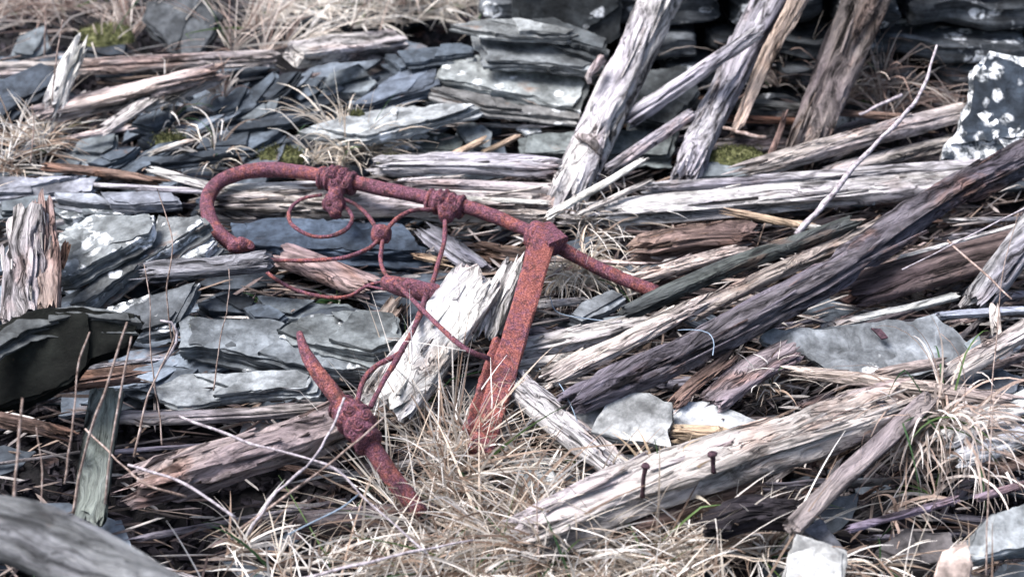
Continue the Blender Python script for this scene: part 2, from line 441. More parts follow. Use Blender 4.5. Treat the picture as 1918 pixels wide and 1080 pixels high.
def beam_mesh(L, wa, wb, ta, tb, path=None, around=32, seg=None, expo=3.0, grain=1.0, cracks=5, bites=0.25, jag=(0.02, 0.02), bend=0.0):
    """weathered timber along local X from 0 to L"""
    SEED[0] += 1; s = SEED[0]; rs = np.random.RandomState(s)
    seg = seg or int(min(max(L / 0.011, 16), 120))
    sv = np.linspace(0, 1, seg)[:, None]; th = np.linspace(0, 2 * math.pi, around, endpoint=False)[None, :]
    th = th + 0.0 * sv
    c, sn = np.cos(th), np.sin(th)
    a = (wa + (wb - wa) * sv) / 2; b = (ta + (tb - ta) * sv) / 2
    Y = a * np.sign(c) * np.abs(c) ** (2 / expo); Z = b * np.sign(sn) * np.abs(sn) ** (2 / expo)
    X = sv * L + 0 * th
    d = 0.10 * grain * np.abs(2 * fbm(c * 4.2, sn * 4.2, X / 0.16, s, 3) - 1)
    d = d + 0.07 * grain * vnoise(c * 9, sn * 9, X / 0.07, s + 3)
    for q in range(cracks):
        tc = rs.rand() * 2 * math.pi; xc = rs.rand(); hl = 0.12 + 0.4 * rs.rand(); dp = (0.12 + 0.33 * rs.rand()) * min(grain, 1.4); cw = 0.10 + 0.14 * rs.rand()
        wander = (vnoise(X / 0.12, 0, 0, s + 50 + q) - 0.5) * 0.7
        dt = (th - tc - wander + math.pi) % (2 * math.pi) - math.pi
        win = sstep(0, 0.3, 1 - np.abs(sv - xc) / hl)
        d = d + dp * np.exp(-(dt / cw) ** 2) * win
    lowf = fbm(c * 1.4, sn * 1.4, X / 0.11, s + 7, 3)
    d = d + bites * sstep(0.52, 0.66, lowf) * (0.6 + 0.6 * vnoise(c * 8, sn * 8, X / 0.05, s + 8))
    d = np.clip(d, 0, 0.8)
    Y = Y * (1 - d); Z = Z * (1 - d)
    # overall wobble of the axis
    wob = min(L * 0.012, (wa + wb) * 0.06)
    oy = (fbm(sv * L / 0.25, 0, 0, s + 11, 2) - 0.5) * 2 * wob; oz = (fbm(sv * L / 0.25, 5, 0, s + 12, 2) - 0.5) * 2 * wob + bend * 4 * sv * (1 - sv)
    if path is not None:
        pa = np.array(path); oy = oy * .5 + np.interp(sv[:, 0], np.linspace(0, 1, len(pa)), pa[:, 1])[:, None]; oz = oz * .5 + np.interp(sv[:, 0], np.linspace(0, 1, len(pa)), pa[:, 2])[:, None]
        X = np.interp(sv[:, 0], np.linspace(0, 1, len(pa)), pa[:, 0])[:, None] + 0 * th
    # splintered ends
    jn = fbm(c * 3.2, sn * 3.2, 0.3, s + 20, 2) * 0.55 + vnoise(c * 8, sn * 8, 4, s + 21) * 0.45
    jn2 = fbm(c * 3.2, sn * 3.2, 7.3, s + 22, 2) * 0.55 + vnoise(c * 8, sn * 8, 9, s + 23) * 0.45
    fade = min(0.3, max(0.04, 2.2 * max(jag) / L))
    f0 = np.clip(1 - sv / fade, 0, 1) ** 1.5; f1 = np.clip(1 - (1 - sv) / fade, 0, 1) ** 1.5
    X = X - f0 * jag[0] * (jn - 0.55) * 2.6 + f1 * jag[1] * (jn2 - 0.55) * 2.6
    shr = 1 - 0.45 * f0 * np.clip((jn - 0.5) * 2, 0, 1) * min(1, jag[0] / 0.02) - 0.45 * f1 * np.clip((jn2 - 0.5) * 2, 0, 1) * min(1, jag[1] / 0.02)
    Y = Y * shr + oy; Z = Z * shr + oz
    V = np.stack([X, Y, Z], 2).reshape(-1, 3)
    F = []
    for i in range(seg - 1):
        r0, r1 = i * around, (i + 1) * around
        for j in range(around):
            k = (j + 1) % around
            F.append((r0 + j, r0 + k, r1 + k, r1 + j))
    V = [V]; n = seg * around
    for end in (0, 1):
        ring = np.arange(around) + (0 if end == 0 else (seg - 1) * around); prev = ring
        R = V[0][ring]; cen = R.mean(0); sg = -1 if end == 0 else 1
        for q, k in enumerate((0.72, 0.4)):
            nr = cen + (R - cen) * k
            nr[:, 0] += (vnoise(c[0] * 3 * k, sn[0] * 3 * k, q, s + 60 + end) - 0.5) * (0.006 + jag[end] * 0.9) - sg * 0.15 * jag[end]
            V.append(nr); cur = n + np.arange(around); n += around
            for j in range(around):
                m = (j + 1) % around
                F.append((prev[j], cur[j], cur[m], prev[m]) if end else (prev[j], prev[m], cur[m], cur[j]))
            prev = cur
        V.append(cen[None, :]); ci = n; n += 1
        for j in range(around):
            m = (j + 1) % around
            F.append((prev[j], ci, prev[m]) if end else (prev[j], prev[m], ci))
    F = [tuple(int(q) for q in f) for f in F]
    return mesh('timber', np.vstack(V).tolist(), F, True, 0.75)

WOODS = dict(pale=(0.52, 0.475, 0.46), white=(0.68, 0.645, 0.615), lav=(0.46, 0.43, 0.455), brown=(0.26, 0.175, 0.145), dark=(0.09, 0.075, 0.08),
             grey=(0.28, 0.27, 0.30), blue=(0.20, 0.195, 0.265), pink=(0.56, 0.46, 0.43), tan=(0.50, 0.37, 0.27), black=(0.035, 0.03, 0.034), green=(0.20, 0.22, 0.19),
             mid=(0.43, 0.38, 0.36))

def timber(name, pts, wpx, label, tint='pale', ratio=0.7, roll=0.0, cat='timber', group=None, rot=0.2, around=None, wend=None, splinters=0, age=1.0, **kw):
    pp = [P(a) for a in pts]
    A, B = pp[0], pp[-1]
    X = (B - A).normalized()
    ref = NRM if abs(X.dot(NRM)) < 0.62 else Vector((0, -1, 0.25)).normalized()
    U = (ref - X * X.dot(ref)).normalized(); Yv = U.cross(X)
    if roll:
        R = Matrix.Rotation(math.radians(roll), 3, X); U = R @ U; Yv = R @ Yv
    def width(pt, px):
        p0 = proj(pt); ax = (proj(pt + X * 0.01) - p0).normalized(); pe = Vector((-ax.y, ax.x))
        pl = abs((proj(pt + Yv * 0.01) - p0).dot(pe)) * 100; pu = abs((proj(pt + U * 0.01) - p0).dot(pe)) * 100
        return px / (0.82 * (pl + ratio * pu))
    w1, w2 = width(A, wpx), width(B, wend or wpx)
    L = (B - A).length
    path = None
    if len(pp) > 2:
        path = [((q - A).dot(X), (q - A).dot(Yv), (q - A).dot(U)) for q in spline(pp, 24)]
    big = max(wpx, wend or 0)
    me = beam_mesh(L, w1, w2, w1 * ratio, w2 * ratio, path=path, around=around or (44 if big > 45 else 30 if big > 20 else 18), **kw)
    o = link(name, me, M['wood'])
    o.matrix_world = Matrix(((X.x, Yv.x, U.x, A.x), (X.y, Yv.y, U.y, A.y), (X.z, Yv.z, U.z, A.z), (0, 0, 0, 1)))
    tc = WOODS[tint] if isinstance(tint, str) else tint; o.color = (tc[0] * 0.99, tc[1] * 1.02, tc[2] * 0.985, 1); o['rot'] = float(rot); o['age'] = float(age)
    if label: tag(o, label, cat, group)
    for q in range(splinters * 2 + 1 if splinters else 0):
        l = L * random.uniform(0.08, 0.22); x0 = random.uniform(0, L - l); w = w1 * random.uniform(0.05, 0.12)
        an = random.uniform(0.2, 2.9)
        sm = beam_mesh(l, w * 0.6, w, w * 0.3, w * 0.5, around=8, seg=8, cracks=0, bites=0.0, jag=(w, w * 0.8))
        c = link('splinter', sm, M['wood'], o); c.color = o.color; c['rot'] = float(rot); c['age'] = float(age)
        py = pz = 0
        if path:
            py = np.interp((x0 + l / 2) / L, np.linspace(0, 1, 24), [a[1] for a in path]); pz = np.interp((x0 + l / 2) / L, np.linspace(0, 1, 24), [a[2] for a in path])
        c.location = (x0, py + 0.43 * w1 * math.cos(an), pz + 0.43 * w1 * ratio * math.sin(an))
        c.rotation_euler = (random.uniform(0, 3), random.uniform(-0.16, 0.02), random.uniform(-0.1, 0.1))
    return o

def tube_mesh(pts, rad, n=10, seg=None, rough=0.0, closed=False):
    SEED[0] += 1; s = SEED[0]
    Lt = sum((Vector(b) - Vector(a)).length for a, b in zip(pts, pts[1:]))
    seg = seg or int(min(max(Lt / 0.012, 6), 90))
    sp = spline(pts, seg)
    rr = np.interp(np.linspace(0, 1, seg), np.linspace(0, 1, len(rad)), rad) if isinstance(rad, (list, tuple)) else np.full(seg, rad)
    V = []; F = []
    up = Vector((0.13, -0.3, 0.95))
    T0 = (sp[1] - sp[0]).normalized(); N = (up - T0 * up.dot(T0)).normalized()
    for i in range(seg):
        T = (sp[min(i + 1, seg - 1)] - sp[max(i - 1, 0)]).normalized()
        N = (N - T * N.dot(T)).normalized(); Bn = T.cross(N)
        for j in range(n):
            a = 2 * math.pi * j / n
            k = rr[i] * (1 + (random.random() - 0.5) * rough * 0.6 + (float(vnoise(math.cos(a) * 1.3, math.sin(a) * 1.3, i * 0.45, s)) - 0.5) * rough * 1.8)
            V.append(sp[i] + (N * math.cos(a) + Bn * math.sin(a)) * k)
    for i in range(seg - 1):
        for j in range(n):
            k = (j + 1) % n
            F.append((i * n + j, i * n + k, (i + 1) * n + k, (i + 1) * n + j))
    V += [sp[0], sp[-1]]; e0, e1 = len(V) - 2, len(V) - 1
    for j in range(n):
        k = (j + 1) % n
        F.append((j, e0, k)); F.append(((seg - 1) * n + j, (seg - 1) * n + k, e1))
    return mesh('tube', [tuple(v) for v in V], F)

def centred(me):
    """move a world-space mesh to its own origin"""
    n = len(me.vertices); a = np.empty(n * 3); me.vertices.foreach_get('co', a); a = a.reshape(-1, 3)
    c = a.mean(0); c[2] = a[:, 2].min(); a -= c; me.vertices.foreach_set('co', a.ravel()); me.update()
    return Vector(c)

def pxm(px, p): return px * depth(p) / FPX

def stick(name, pts, wpx, label, mat='twig', cat='twig', group=None, parent=None, n=8, rough=0.15):
    pp = [P(a) for a in pts]
    w = wpx if isinstance(wpx, (list, tuple)) else (wpx, wpx)
    rad = [pxm(w[0] + (w[-1] - w[0]) * i / (len(pp) - 1), q) / 2 for i, q in enumerate(pp)]
    if mat != 'wire':
        fine = spline(pp, max(6, len(pp) * 3)); rr = np.interp(np.linspace(0, 1, len(fine)), np.linspace(0, 1, len(pp)), rad)
        pp = [fine[0]] + [q + Vector((random.gauss(0, 1), random.gauss(0, 1), random.gauss(0, 1))) * r * 0.35 for q, r in zip(fine[1:-1], rr[1:-1])] + [fine[-1]]
        rad = [r * random.uniform(0.8, 1.25) for r in rr]
    me = tube_mesh(pp, rad, n, rough=rough)
    c = centred(me); o = link(name, me, M[mat]); o.location = c
    if label: tag(o, label, cat, group)
    return o

# ------------------------------------------------------------------ grass
STRAW = [(0.66, 0.60, 0.52), (0.78, 0.73, 0.67), (0.52, 0.44, 0.36), (0.84, 0.81, 0.77), (0.36, 0.27, 0.21), (0.24, 0.17, 0.13)]
GREEN = [(0.05, 0.11, 0.045), (0.09, 0.15, 0.05)]

def blades(specs, tones=STRAW, green=0.02, seed=1, seg=7, floor=-0.045):
    """specs: (u, v, ru, rv, count, length, width_m, lean, curl, h)"""
    rs = random.Random(seed); V = []; F = []; C = []
    for (u0, v0, ru, rv, cnt, ln, wd_, lean, curl, h) in specs:
        cl = []
        for _ in range(max(2, cnt // 16)):
            r = math.sqrt(rs.random()); a = rs.random() * 6.283
            cl.append((r, a, rs.random() * 6.283, rs.uniform(0.8, 1.25)))
        for _ in range(cnt):
            r, a, caz, ck = rs.choice(cl); r = min(1, max(0, r + rs.gauss(0, .07))); a += rs.gauss(0, .09)
            p = hit(u0 + ru * r * math.cos(a), v0 + rv * r * math.sin(a), 0) ; p.z = nominal(p.x, p.y) + h * (1 - r * r * 0.6) - 0.02
            az = caz + rs.gauss(0, 0.75); tilt = min(1.5, abs(rs.gauss(lean, 0.35)))
            d = Vector((math.sin(tilt) * math.cos(az), math.sin(tilt) * math.sin(az), math.cos(tilt)))
            l = ln * ck * rs.uniform(0.45, 1.25); w = wd_ * rs.uniform(0.6, 1.4)
            side = d.cross(Vector((rs.gauss(0, 1), rs.gauss(0, 1), rs.gauss(0, 0.4)))).normalized()
            isg = rs.random() < green
            col = rs.choice(GREEN if isg else tones); k = rs.uniform(0.75, 1.2); col = tuple(c * k for c in col)
            st = l / seg; base = len(V); kink = rs.randrange(2, seg) if rs.random() < 0.5 else -1
            sw = Vector((rs.gauss(0, 1), rs.gauss(0, 1), 0)) * 0.12
            for i in range(seg + 1):
                f = i / seg; ww = w * (1 - f ** 2.2) * 0.5 + 0.0002
                V.append(p - side * ww); V.append(p + side * ww); C.append(col); C.append(col)
                p = p + d * st
                fz = nominal(p.x, p.y) + floor + h * 0.55
                d = d + Vector((0, 0, -curl * (0.25 + f))) + sw * curl
                if i == kink: d = d + Vector((rs.gauss(0, .8), rs.gauss(0, .8), rs.gauss(-.3, .5)))
                if p.z < fz: p.z = fz + 0.003 * rs.random(); d.z = max(d.z, 0.05)
                d.normalize()
                side = (side - d * side.dot(d)).normalized()
            for i in range(seg):
                b = base + 2 * i; F.append((b, b + 1, b + 3, b + 2))
    me = mesh('blades', [tuple(v) for v in V], F)
    at = me.attributes.new('tone', 'FLOAT_COLOR', 'POINT')
    at.data.foreach_set('color', np.array([(*c, 1) for c in C]).ravel())
    return me

def tuft(name, label, specs, cat='grass tuft', kind=None, group=None, **kw):
    me = blades(specs, **kw); c = centred(me); o = link(name, me, M['grass']); o.location = c
    return tag(o, label, cat, group, kind)

# ================================================================== ground
def ground_z(x, y):
    z = np.where(y < 4.2, Z0 + SLOPE * (np.maximum(y, 0.6) - Y0), Z0 + SLOPE * (4.2 - Y0)) - 0.075
    pit = hit(230, 860, 0)
    z = z - 0.13 * np.exp(-(((x - pit.x) / 0.22) ** 2 + ((y - pit.y) / 0.16) ** 2))
    near = np.exp(-((np.hypot(x, y - 2.5) / 3.0) ** 4))
    return z + near * (fbm(x / 0.12, y / 0.12, 0, 91, 4) - 0.5) * 0.07

def build_ground():
    fine_x = np.linspace(-1.6, 1.6, 200); fine_y = np.linspace(1.2, 4.4, 200)
    out = np.array([1.5, 2, 3, 5, 9, 20, 60, 150])
    xs = np.concatenate([-(1.6 + out[::-1] - 1.2), fine_x, 1.6 + out - 1.2])
    ys = np.concatenate([-out[::-1], [-0.6, 0, 0.5, 0.9], fine_y, 4.4 + out - 1.2])
    gx, gy = np.meshgrid(xs, ys); gz = ground_z(gx, gy)
    n, m = len(xs), len(ys)
    V = np.stack([gx, gy, gz], 2).reshape(-1, 3).tolist()
    F = [(j * n + i, j * n + i + 1, (j + 1) * n + i + 1, (j + 1) * n + i) for j in range(m - 1) for i in range(n - 1)]
    o = link('ground', mesh('ground', V, F), M['soil']); o['kind'] = 'structure'; o['label'] = 'bare earth under the heap, coloured near black as gap shade'
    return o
build_ground()

# ================================================================== dry stone wall
def rock_mesh(w, d, h, s):
    bm = bmesh.new(); bmesh.ops.create_cube(bm, size=1.0)
    bmesh.ops.subdivide_edges(bm, edges=bm.edges[:], cuts=7, use_grid_fill=True)
    a = np.array([v.co[:] for v in bm.verts])
    r = (np.abs(a * 2) ** 7).sum(1) ** (1 / 7); a = a / r[:, None]
    a *= np.array([w, d, h])
    n1 = fbm(a[:, 0] / 0.09, a[:, 1] / 0.09, a[:, 2] / 0.035, s, 3) - 0.5
    n2 = vnoise(a[:, 0] / 0.03, a[:, 1] / 0.03, a[:, 2] / 0.012, s + 3) - 0.5
    a[:, 1] += n1 * 0.05 + n2 * 0.014
    a[:, 0] += (fbm(a[:, 1] / 0.06, a[:, 2] / 0.04, 3, s + 5, 2) - 0.5) * 0.05
    a[:, 2] += (fbm(a[:, 0] / 0.08, a[:, 1] / 0.08, 5, s + 6, 2) - 0.5) * 0.035
    for v, c in zip(bm.verts, a): v.co = c
    me = bpy.data.meshes.new('wall_stone'); bm.to_mesh(me); bm.free()
    me.polygons.foreach_set('use_smooth', [True] * len(me.polygons)); me.set_sharp_from_angle(angle=0.7)
    return me

def build_wall():
    root = link('dry_stone_wall', None, None); root.location = (0.9, 3.3, 0.4)
    tag(root, 'dark dry stone wall of rough slate courses behind the leaning posts', 'wall')
    core = bpy.data.meshes.new('core'); bm = bmesh.new(); bmesh.ops.create_cube(bm, size=1.0); bm.to_mesh(core); bm.free()
    c = link('wall_core', core, M['soil'], root); c.scale = (2.1, 0.2, 1.7); c.location = (0.13, 0.17, 0.55)
    var = [rock_mesh(random.uniform(0.14, 0.34), 0.16, random.uniform(0.045, 0.11), 200 + q) for q in range(12)]
    z = -0.10
    while z < 1.3:
        hh = random.uniform(0.055, 0.10); x = -0.92 + random.uniform(-0.05, 0.02)
        while x < 1.15:
            me = random.choice(var); w0 = me.vertices and max(v.co.x for v in me.vertices) * 2; h0 = max(v.co.z for v in me.vertices) * 2
            wd2 = w0 * random.uniform(0.8, 1.15)
            o = link('stone', me, M['slate'], root)
            o.scale = (wd2 / w0, 1, hh / h0 * 0.98); o.location = (x + wd2 / 2, random.uniform(-0.025, 0.02), z + hh / 2)
            o.rotation_euler = (random.uniform(-.05, .05), random.uniform(-.03, .03), random.uniform(-.06, .06))
            k = random.uniform(0.55, 1.3); o.color = (0.06 * k, 0.066 * k, 0.072 * k, 1)
            o['lichen'] = random.choice([0.0, 0.2, 0.4, 0.5]); o['brown'] = random.choice([0, 0, 0.5])
            x += wd2 + random.uniform(-0.004, 0.012)
        z += hh + random.uniform(0.0, 0.006)
build_wall()

# ================================================================== slate slabs
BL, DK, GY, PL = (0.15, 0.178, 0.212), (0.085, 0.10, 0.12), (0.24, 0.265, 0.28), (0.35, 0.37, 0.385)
def S(poly, h, label, **kw): return slab('slate_slab', poly, h, label, **kw)

# back, beside the grass
S([(277, 3), (363, -4), (417, 25), (397, 70), (380, 102), (330, 106), (313, 80), (266, 37)], 0.06, 'squarish grey slate slab tilted up amid brown grass behind the timbers', sy=0.9, t=0.03, tint=(0.17, 0.18, 0.19), lichen=0.2)
S([(-50, 175), (0, 150), (77, 115), (105, 122), (102, 165), (60, 184), (20, 217), (-50, 262)], 0.075, 'broad dark blue slate resting against the pale split stump', sx=0.25, sy=0.25, t=0.025, tint=(0.10, 0.12, 0.15))
S([(30, 70), (85, 48), (92, 85), (60, 105), (20, 100)], 0.03, 'grey slate half buried in tangled brown grass', sy=0.4, t=0.02, tint=GY)
S([(155, 92), (200, 82), (238, 85), (235, 105), (165, 107)], 0.035, 'dark slate block below the mossy cushion in the brown grass', sy=0.2, t=0.05, tint=DK)
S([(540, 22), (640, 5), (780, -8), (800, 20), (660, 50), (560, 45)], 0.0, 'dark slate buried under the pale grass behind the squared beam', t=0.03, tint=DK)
# the slide of thin blue slates
slide = [
    ([(327, 213), (370, 183), (413, 170), (467, 150), (443, 197), (400, 210)], 0.035, 'broad blue slate wedge in the slide beneath the pinkish rotten timber', BL),
    ([(437, 207), (467, 167), (513, 133), (520, 140), (500, 167), (473, 200)], 0.05, 'pointed blue slate blade leaning below the squared beam end', BL),
    ([(487, 182), (520, 140), (563, 133), (540, 160), (507, 189)], 0.055, 'short dark slate blade beside the pointed one under the squared beam', DK),
    ([(240, 233), (300, 200), (347, 197), (327, 220), (287, 242)], 0.03, 'blue slate slipped below the small weathered plank', BL),
    ([(113, 310), (147, 263), (220, 250), (217, 277), (160, 307)], 0.03, 'flat speckled slate next to the pale grass clump', GY),
    ([(163, 304), (213, 281), (263, 274), (233, 294), (193, 307)], 0.045, 'thin dark slate overlapping the flat speckled one', BL),
    ([(207, 315), (283, 280), (300, 270), (367, 257), (310, 291), (253, 320)], 0.038, 'long slanting slate beside the yellow moss streak', BL),
    ([(280, 300), (333, 287), (443, 278), (437, 288), (367, 298), (300, 305)], 0.05, 'narrow dark slate strip above the curled bed tube', DK),
    ([(367, 277), (377, 260), (467, 237), (533, 232), (520, 245), (467, 274)], 0.06, 'leaf shaped layered slate above the narrow strip', BL),
    ([(423, 238), (520, 213), (610, 208), (603, 214), (533, 231), (433, 243)], 0.075, 'long thin slate with a pale tip lying across the slide', DK),
    ([(450, 223), (490, 195), (522, 183), (512, 205), (470, 226)], 0.055, 'small brownish slate tucked behind the long thin one', GY),
    ([(537, 202), (640, 173), (645, 187), (567, 206)], 0.06, 'narrow black slate sliver in front of the grass tufted beam', DK),
    ([(593, 173), (633, 153), (645, 158), (612, 176)], 0.06, 'small pointed slate fragment above the black sliver', BL),
    ([(600, 168), (615, 140), (672, 120), (702, 150), (687, 170)], 0.06, 'triangular grey slate standing under the squared beam', GY),
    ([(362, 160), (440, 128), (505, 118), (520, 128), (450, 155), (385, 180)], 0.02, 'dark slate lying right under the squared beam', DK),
    ([(255, 262), (330, 240), (400, 225), (420, 235), (350, 255), (280, 275)], 0.02, 'dark bedding slate between the two small grass tufts', DK),
    ([(540, 170), (590, 145), (612, 142), (590, 168), (560, 184)], 0.045, 'dull slate piece beside the triangular grey slate', BL),
    ([(700, 160), (745, 130), (760, 140), (720, 172)], 0.05, 'thin dark slate propped by the stacked slabs', DK),
]
for i, (po, h, lb, ti) in enumerate(slide):
    S(po, h, lb, tint=ti, sx=[0.25, 0.35, 0.3, 0.2, 0.1, 0.1, 0.15, 0.05, 0.1, 0.05, 0.2, 0.1, 0.2, 0.2, 0.2, 0.1, 0.3, 0.2][i], sy=random.uniform(-0.05, 0.12), t=random.uniform(0.008, 0.016), lichen=0.2 if i == 4 else 0.0)
S([(560, 243), (640, 220), (707, 207), (753, 197), (853, 190), (902, 196), (887, 204), (773, 235), (683, 259), (620, 252)], 0.085, 'long pale grey slate with a bright ragged front edge and moss dab', tint=(0.36, 0.37, 0.37), sx=0.07, t=0.016, lichen=0.35)
S([(455, 302), (480, 277), (567, 263), (585, 300), (500, 312)], 0.025, 'yellow mossed slate behind the curled bed tube', tint=GY, t=0.02)
# stacked slabs in front of the wall
S([(647, 205), (697, 173), (750, 133), (827, 107), (822, 157), (773, 174), (690, 199)], 0.085, 'smooth dark blue slate sloping out of the slab stack', tint=(0.13, 0.15, 0.185), sx=0.18, sy=0.05, t=0.014)
S([(717, 103), (740, 102), (753, 117), (827, 110), (822, 121), (750, 129)], 0.10, 'dark blue slate corner jutting out low in the slab stack', tint=BL, t=0.014)
S([(745, 93), (867, 80), (890, 87), (887, 100), (827, 107), (760, 112)], 0.125, 'flat dark blue slate under the stack beside the hanging grass', tint=BL, t=0.012)
S([(810, 147), (840, 97), (890, 97), (915, 118), (1073, 126), (1105, 160), (1090, 208), (1040, 200), (977, 178), (893, 167), (867, 157)], 0.095, 'largest grey green slab of the stack with rusty brown edge', tint=(0.33, 0.345, 0.335), sx=-0.06, sy=0.18, t=0.016, lichen=0.3, brown=0.2)
S([(885, 63), (907, 60), (1017, 72), (1073, 70), (1142, 92), (1130, 122), (1100, 130), (967, 119), (907, 117)], 0.145, 'second slab from the top of the stack with flaked pale lip', tint=(0.31, 0.325, 0.33), sx=-0.05, sy=0.12, t=0.014, lichen=0.25)
S([(993, 36), (1040, 33), (1083, 50), (1140, 75), (1135, 97), (1073, 78)], 0.178, 'dark slate leaning at the back of the slab stack', tint=(0.12, 0.13, 0.135), sx=-0.15, sy=0.1, t=0.016)
S([(842, 40), (893, 36), (973, 36), (1085, 58), (1063, 65), (1017, 64), (957, 61), (890, 52)], 0.195, 'topmost thin slab of the stack jutting out to a point', tint=(0.31, 0.32, 0.315), sx=-0.04, t=0.015, brown=0.15)
S([(800, 167), (823, 162), (900, 178), (973, 191), (1087, 208), (1087, 218), (940, 204), (907, 201), (873, 189)], 0.082, 'narrow brown edged slab at the foot of the stack', tint=(0.29, 0.28, 0.27), sx=-0.08, t=0.012, brown=0.3, lichen=0.2)
slab('slate_slab', [(957, 35), (965, -30), (1166, -30), (1162, 70), (1142, 80), (1083, 62)], 0, 'tall dark slab standing upright on the wall end behind the stack', sy=6.0, t=0.05, tint=(0.115, 0.125, 0.13), lichen=0.15, at=3.2)
S([(737, 280), (773, 253), (840, 247), (867, 260), (853, 285)], 0.03, 'greenish slate with white flakes behind the horizontal log', tint=(0.2, 0.22, 0.2), lichen=0.4, t=0.02, sy=0.1)
S([(853, 235), (887, 223), (922, 250), (917, 279), (873, 267)], 0.04, 'small blocky grey slate in the hollow under the stack', tint=GY, t=0.03, sy=0.4)
S([(970, 255), (1080, 245), (1270, 245), (1255, 290), (977, 289)], 0.035, 'wide greenish grey slab passing behind the leaning posts', tint=(0.22, 0.24, 0.235), t=0.02, sy=0.15)
S([(1190, 130), (1280, 120), (1310, 170), (1260, 240), (1180, 225)], 0.06, 'grey slate glimpsed between the two leaning posts', tint=(0.2, 0.215, 0.22), t=0.025, sy=0.5, lichen=0.2)
S([(1290, 320), (1330, 300), (1410, 303), (1405, 330), (1310, 335)], 0.04, 'flat dotted slate in front of the green moss cushion', tint=GY, lichen=0.35, t=0.015)
S([(965, 232), (1010, 225), (1015, 240), (985, 246)], 0.045, 'white faced slate chip in the hollow under the stack', tint=PL, lichen=0.6, t=0.012)
S([(905, 225), (938, 222), (940, 238), (915, 242)], 0.04, 'rounded dark slate chip in the hollow under the stack', tint=DK, t=0.02)
# lichened slab by the wall
S([(1828, 123), (1855, 97), (1930, 113), (1960, 240), (1900, 285), (1845, 300), (1762, 300), (1772, 273), (1795, 253), (1812, 200)], 0.12, 'upright blue slate slab with big white lichen blotches', sy=1.3, sx=0.1, t=0.03, tint=(0.10, 0.125, 0.16), lichen=0.85)
# by the stump
S([(-40, 337), (0, 335), (180, 333), (168, 354), (60, 362), (-40, 366)], 0.05, 'long pale lavender slate beside the grass clump', tint=(0.36, 0.36, 0.40), t=0.012)
S([(100, 360), (183, 362), (215, 383), (150, 379), (105, 371)], 0.06, 'small smooth grey slate overlapping the lavender one', tint=(0.3, 0.31, 0.34), t=0.012)
S([(187, 358), (328, 360), (340, 377), (250, 385), (207, 379)], 0.065, 'smooth grey slate left of the curled bed tube beside a dark gap', tint=(0.31, 0.32, 0.36), t=0.012)
S([(0, 372), (95, 366), (100, 380), (60, 392), (0, 395)], 0.05, 'dull slate behind the crumbling white stump', tint=GY, t=0.014)
S([(80, 386), (187, 386), (250, 392), (230, 402), (120, 405)], 0.045, 'lichen white slate edge behind the ragged slabs', tint=GY, lichen=0.6, t=0.02)
S([(103, 437), (160, 403), (287, 397), (289, 420), (280, 438), (187, 488), (127, 521), (103, 524)], 0.11, 'ragged whitened slab leaning on the crumbling stump', tint=(0.30, 0.315, 0.315), sx=0.2, sy=0.15, t=0.018, lichen=0.5, flake=1.8)
S([(130, 577), (187, 505), (290, 450), (296, 400), (383, 400), (391, 413), (333, 452), (253, 503), (150, 580)], 0.085, 'long diagonal slab with broken brown edge beside the tube end', tint=(0.28, 0.29, 0.29), sx=0.2, sy=0.1, t=0.02, lichen=0.45, brown=0.3, flake=1.6)
S([(315, 472), (383, 432), (409, 450), (383, 475), (333, 486)], 0.075, 'white crusted slate piece next to the tube end rosette', tint=(0.3, 0.31, 0.32), sx=0.15, t=0.018, lichen=0.5)
S([(195, 577), (300, 547), (372, 526), (352, 567), (322, 615), (255, 628), (215, 605)], 0.07, 'tilted slate with white blotch under the grey beam stub', tint=(0.22, 0.235, 0.25), sx=0.15, sy=0.2, t=0.016, lichen=0.45)
S([(-60, 640), (50, 584), (133, 573), (247, 588), (258, 607), (233, 655), (160, 682), (133, 715), (60, 745), (-60, 775)], 0.21, 'large dark mossy slab with shaded front coloured near black over the dark hollow', tint=(0.020, 0.022, 0.018), sy=2.2, sx=0.2, t=0.05)  # dark mossy colour, with the shade of the overhung front tinted in
S([(-70, 650), (40, 588), (133, 571), (250, 586), (262, 600), (140, 592), (50, 612), (-70, 676)], 0.25, 'lit top face of the near black mossy slab, added as paler slate', tint=(0.2, 0.21, 0.21), sy=0.2, t=0.016)  # extra plate whose paler tint paints the lit top of the slab
S([(333, 595), (353, 588), (500, 598), (640, 623), (747, 660), (742, 702), (577, 690), (417, 655), (335, 645)], 0.06, 'thick layered grey slab behind the broken iron pole', tint=(0.25, 0.27, 0.285), sx=-0.05, sy=0.1, t=0.03, lichen=0.25, flake=1.6)
S([(513, 607), (540, 593), (640, 575), (745, 588), (757, 640), (700, 662), (600, 640)], 0.085, 'pale layered slate with moss line on the thick grey slab', tint=(0.29, 0.31, 0.31), sx=-0.04, sy=0.05, t=0.018, lichen=0.3, flake=1.5)
S([(293, 722), (340, 703), (567, 692), (602, 705), (592, 727), (480, 735), (330, 754), (298, 742)], 0.05, 'smooth pale slate sheet under the thick grey slab', tint=(0.36, 0.375, 0.38), t=0.012)
S([(430, 413), (560, 410), (760, 423), (775, 445), (806, 462), (800, 478), (600, 470), (450, 462)], 0.045, 'long dark blue slate beneath the bed head rods', tint=(0.12, 0.155, 0.21), sx=-0.03, t=0.018, lichen=0.1)
S([(640, 505), (760, 508), (872, 513), (862, 545), (830, 580), (780, 620), (690, 570)], 0.025, 'dark blue slate under the long iron casting', tint=(0.14, 0.165, 0.2), t=0.018)
S([(480, 555), (570, 560), (650, 565), (690, 590), (560, 592), (490, 580)], 0.035, 'flat slate among weeds below the thin iron arc', tint=GY, t=0.014, lichen=0.2)
S([(370, 560), (430, 548), (482, 560), (470, 580), (390, 578)], 0.045, 'stubby dark slate in the gap below the beam stub', tint=DK, t=0.02, lichen=0.3)
